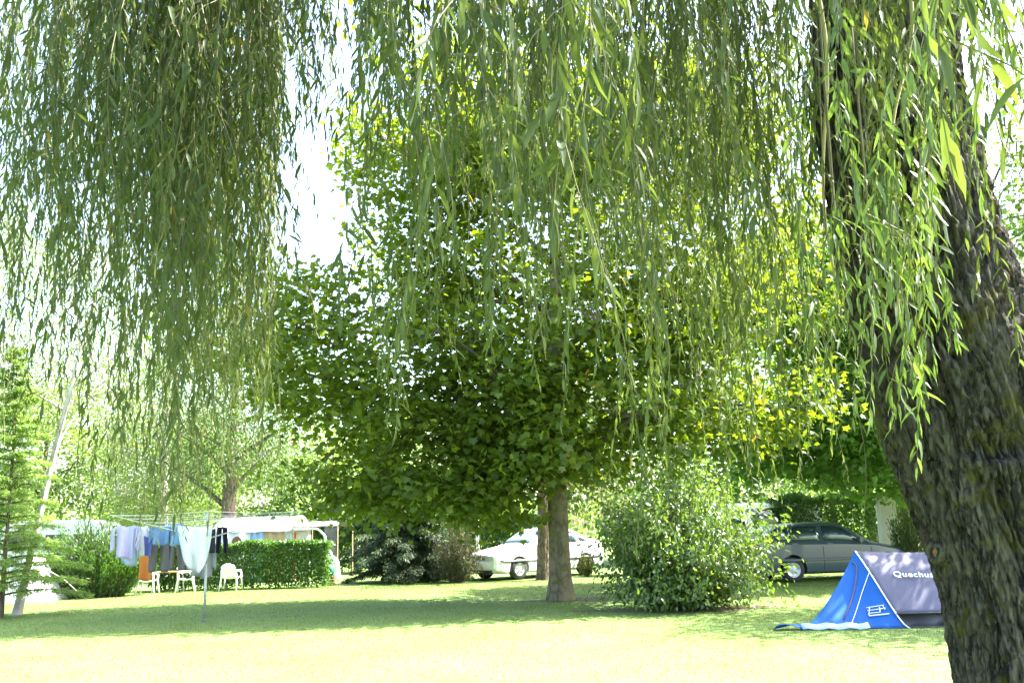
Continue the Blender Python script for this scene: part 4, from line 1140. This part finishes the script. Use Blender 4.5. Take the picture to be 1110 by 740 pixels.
def cloth_mat(name, col, trans=.25): return plain(name, col, .85, var=.06, trans=trans)
CL = {'white': cloth_mat('white_cotton', (.82, .82, .83), .45), 'sheer': cloth_mat('pale_blue_cotton', (.45, .55, .72), .3), 'blue': cloth_mat('blue_cotton', (.15, .27, .48)),
      'violet': cloth_mat('violet_cotton', (.12, .14, .45)), 'grey': cloth_mat('grey_cotton', (.16, .155, .16), .15), 'lgrey': cloth_mat('light_grey_cotton', (.34, .35, .37), .2),
      'black': cloth_mat('navy_cotton', (.012, .013, .025), .05), 'orange': cloth_mat('orange_towelling', (.75, .30, .07), .3), 'check': cloth_mat('turquoise_cotton', (.25, .45, .62)), 'lilac': cloth_mat('lilac_cotton', (.55, .50, .72), .3)}
def garment(kind, name, label, a, b, h, mat, seed, drop=0.0):
    """hang a piece of washing between two points of a line"""
    a, b = np.array(a, float), np.array(b, float); wd = np.linalg.norm(b - a); ux = (b - a) / wd; nn = nrm(np.cross(ux, [0, 0, 1]))
    rs = np.random.default_rng(seed); ph = rs.uniform(0, 6, 4)
    mid = (a + b) / 2; org = PB + np.array([mid[0], mid[1], 0])
    m_ = MB()
    def sheet(x0, x1, t0, t1, z0=0.0, nx=14, nz=12, edge=None, foldk=1.0):
        G = []
        for v in np.linspace(0, 1, nz):
            r = []
            for u in np.linspace(0, 1, nx):
                xl = x0 + (x1 - x0) * u; xl2 = t0 + (t1 - t0) * u
                x = xl * (1 - v) + xl2 * v
                if edge: x = edge(u, v, x)
                z = -z0 - v * h + rs.normal(0, .002) - (.03 * math.sin(u * math.pi) if z0 == 0 else 0) * (1 - v)
                y = (.02 + .045 * v) * math.sin(x * 26 * foldk + ph[0]) + .02 * math.sin(x * 9 + v * 3 + ph[1]) + .02 * v * math.sin(ph[2])
                z *= (1 + .04 * math.sin(x * 17 + ph[3]))
                r.append(ux * x + nn * y + np.array([0, 0, z]))
            G.append(r)
        m_.grid(G)
    w2 = wd / 2
    if kind == 'towel': sheet(-w2, w2, -w2 * .93, w2 * .95)
    elif kind == 'sack':
        sheet(-w2, w2, -w2 * .12, w2 * .35, edge=lambda u, v, x: x + .06 * math.sin(v * 3.1) * (1 if u > .5 else -1) * 1.0)
    elif kind == 'shirt':   # hung by the hem, sleeves trailing
        sheet(-w2 * .72, w2 * .72, -w2 * .66, w2 * .70)
        hh = h
        for s_ in (-1, 1):
            x0 = s_ * w2 * .70
            G = [[ux * (x0 + s_ * (.02 + w2 * .36 * uu) * (1 - .15 * v)) + nn * (.02 * math.sin(uu * 5 + v * 4 + ph[1])) + np.array([0, 0, -hh * .06 - v * hh * .62 - .10 * uu]) for uu in np.linspace(0, 1, 5)] for v in np.linspace(0, 1, 8)]
            m_.grid(G)
    elif kind == 'trousers':
        sheet(-w2, w2, -w2, w2, nz=4, nx=12); hh = h
        m_.v.clear(); m_.f.clear(); m_.n = 0
        for s_ in (-1, 1):
            G = [[ux * (s_ * (w2 * .5) + (uu - .5) * wd * (.52 - .12 * v) + s_ * .03 * v) + nn * (.035 * math.sin(uu * 7 + ph[0] + v * 2)) + np.array([0, 0, -v * hh - .02 * math.sin(uu * 3)]) for uu in np.linspace(0, 1, 8)] for v in np.linspace(0, 1, 12)]
            m_.grid(G)
    base_z = mid[2] - drop
    o = m_.build(name, CL[mat], None, smooth=True, loc=(org[0], org[1], org[2] + base_z), solid=.006)
    return tag(o, label, kind if kind not in ('sack',) else 'towel', 'washing on the rotary dryer')
def L2(px0, px1, py, dy=0.0):
    """two points at the pole's own distance (+dy), relative to the dryer foot"""
    a = at(px0, py, PB[1] + dy) - PB; b_ = at(px1, py, PB[1] + dy) - PB
    return a, b_
garment('shirt', 'lilac_shirt', 'pale lilac shirt at the far left end of the washing', *L2(122, 150, 569, .0), .62, 'lilac', 1)
garment('towel', 'pale_cloth', 'pale blue cloth hanging right of the lilac shirt', *L2(131, 149, 569, .25), .74, 'sheer', 2)
garment('shirt', 'white_shirt', 'white shirt hanging between the pale blue cloth and the violet cloth', *L2(143, 163, 569, .3), .60, 'white', 3)
garment('towel', 'violet_cloth', 'small violet blue cloth in the left half of the washing', *L2(156, 165, 580, .1), .38, 'violet', 4)
garment('shirt', 'blue_shirt', 'blue shirt over the tops of the grey trousers', *L2(163, 188, 569, .05), .36, 'blue', 5)
garment('shirt', 'patterned_shirt', 'turquoise and white shirt hanging right of the blue shirt', *L2(181, 202, 566, .1), .42, 'check', 6)
garment('trousers', 'grey_trousers', 'pair of dark grey trousers, left of the two grey pairs', *L2(162, 183, 582, .45), .64, 'grey', 7)
garment('trousers', 'grey_trousers', 'pair of dark grey trousers, right of the two grey pairs', *L2(180, 202, 580, .5), .64, 'grey', 8)
garment('sack', 'white_sheet', 'big bunched white sheet tapering down to the dryer pole', *L2(192, 230, 569, -.25), .86, 'white', 9)
garment('shirt', 'light_grey_shirt', 'light grey shirt hanging low behind the white sheet', *L2(204, 234, 584, .5), .72, 'lgrey', 10)
garment('trousers', 'navy_trousers', 'black trousers at the right end of the washing', *L2(236, 247, 570, .4), .50, 'black', 11)
garment('towel', 'black_cloth', 'narrow black garment between the white sheet and the black trousers', *L2(226, 234, 572, .3), .45, 'black', 12)
garment('towel', 'orange_towel', 'orange towel hanging above the left garden chair', *L2(152, 167, 595, 1.1), .60, 'orange', 13)
garment('towel', 'white_cloth', 'small white cloth low beside the grey trousers', *L2(198, 206, 590, .6), .36, 'white', 14)

# ------------------------------------------------------------------ garden chairs and table
def garden_chair(label, px, py, rz, s=.86, dy=0.0):
    b_ = gnd(px, py); root = thing('garden_chair', (b_[0], b_[1] + dy, 0), label, 'chair', 'white plastic garden chairs', rz)
    root.scale = (s, s, s); m = M['plastic']
    G = [[((u - .5) * .46, -.22 + .44 * v, .42 - .03 * math.sin(v * 3) + .02 * (2 * u - 1) ** 2 + (.02 if v < .1 else 0)) for u in np.linspace(0, 1, 9)] for v in np.linspace(0, 1, 9)]
    MB().grid(G).build('seat', m, root, smooth=True, solid=.02)
    G = []
    for v in np.linspace(0, 1, 12):
        wd = .23 * (1 - .0 * v) * (math.sqrt(max(0.02, 1 - max(0, (v - .72) / .285) ** 2)))
        G.append([((2 * u - 1) * wd, .22 + .13 * v - .03 * (1 - (2 * u - 1) ** 2) * -1, .42 + .46 * v) for u in np.linspace(0, 1, 9)])
    MB().grid(G).build('backrest', m, root, smooth=True, solid=.018)
    for sx in (-1, 1):
        MB().tube([(sx * .26, -.24, .62), (sx * .28, -.1, .655), (sx * .28, .1, .65), (sx * .24, .28, .66)], [.022, .03, .028, .02], 8).build('armrest', m, root, smooth=True)
        MB().tube([(sx * .31, -.29, 0), (sx * .27, -.22, .42), (sx * .26, -.24, .62)], [.022, .028, .02], 8).build('leg', m, root, smooth=True)
        MB().tube([(sx * .29, .32, 0), (sx * .25, .22, .42), (sx * .24, .27, .66)], [.022, .028, .02], 8).build('leg', m, root, smooth=True)
    return root
garden_chair('white plastic garden chair standing alone in front of the hedge, seen from behind', 250, 640, math.radians(178))
garden_chair('white plastic garden chair at the right side of the table, turned sideways', 198, 642, math.radians(-75), dy=.2)
garden_chair('white plastic garden chair at the left side of the table under the orange towel', 160, 644, math.radians(95), dy=.0)
garden_chair('pale garden chair half hidden behind the table', 183, 641, math.radians(10), dy=1.0)
tb_ = gnd(178, 642); root = thing('garden_table', (tb_[0], tb_[1] + .3, 0), 'low orange brown topped garden table between the white chairs', 'table')
MB().box((0, 0, .56), (.85, .6, .03)).build('tabletop', M['wood'], root)
for sx in (-1, 1):
    for sy in (-1, 1):
        MB().tube([(sx * .37, sy * .25, 0), (sx * .33, sy * .22, .55)], [.018, .018], 6).build('leg', M['plastic'], root)

# ------------------------------------------------------------------ pillar, street pole
pb_ = gnd(967, 622)
root = thing('gate_pillar', (pb_[0], pb_[1], 0), 'pale square concrete pillar with a flat cap behind the grey car bonnet', 'pillar')
ph_ = at(967, 541, pb_[1])[2]
MB().box((0, 0, ph_ / 2), (.42, .42, ph_)).build('shaft', M['concrete'], root)
MB().box((0, 0, ph_ + .05), (.52, .52, .10)).build('cap', M['concrete'], root)
sp_ = at(518, 600, 37)
root = thing('lamp_post', (sp_[0], 37, 0), 'thin white post standing beyond the nose of the white car', 'post')
MB().tube([(0, 0, 0), (0, 0, 2.0)], [.07, .06], 10).build('pole', M['paint_white'], root, smooth=True)
MB().tube([(0, 0, 2.0), (0, 0, 2.12), (0, 0, 2.16)], [.075, .075, .03], 10).build('cap', M['trim'], root, smooth=True)
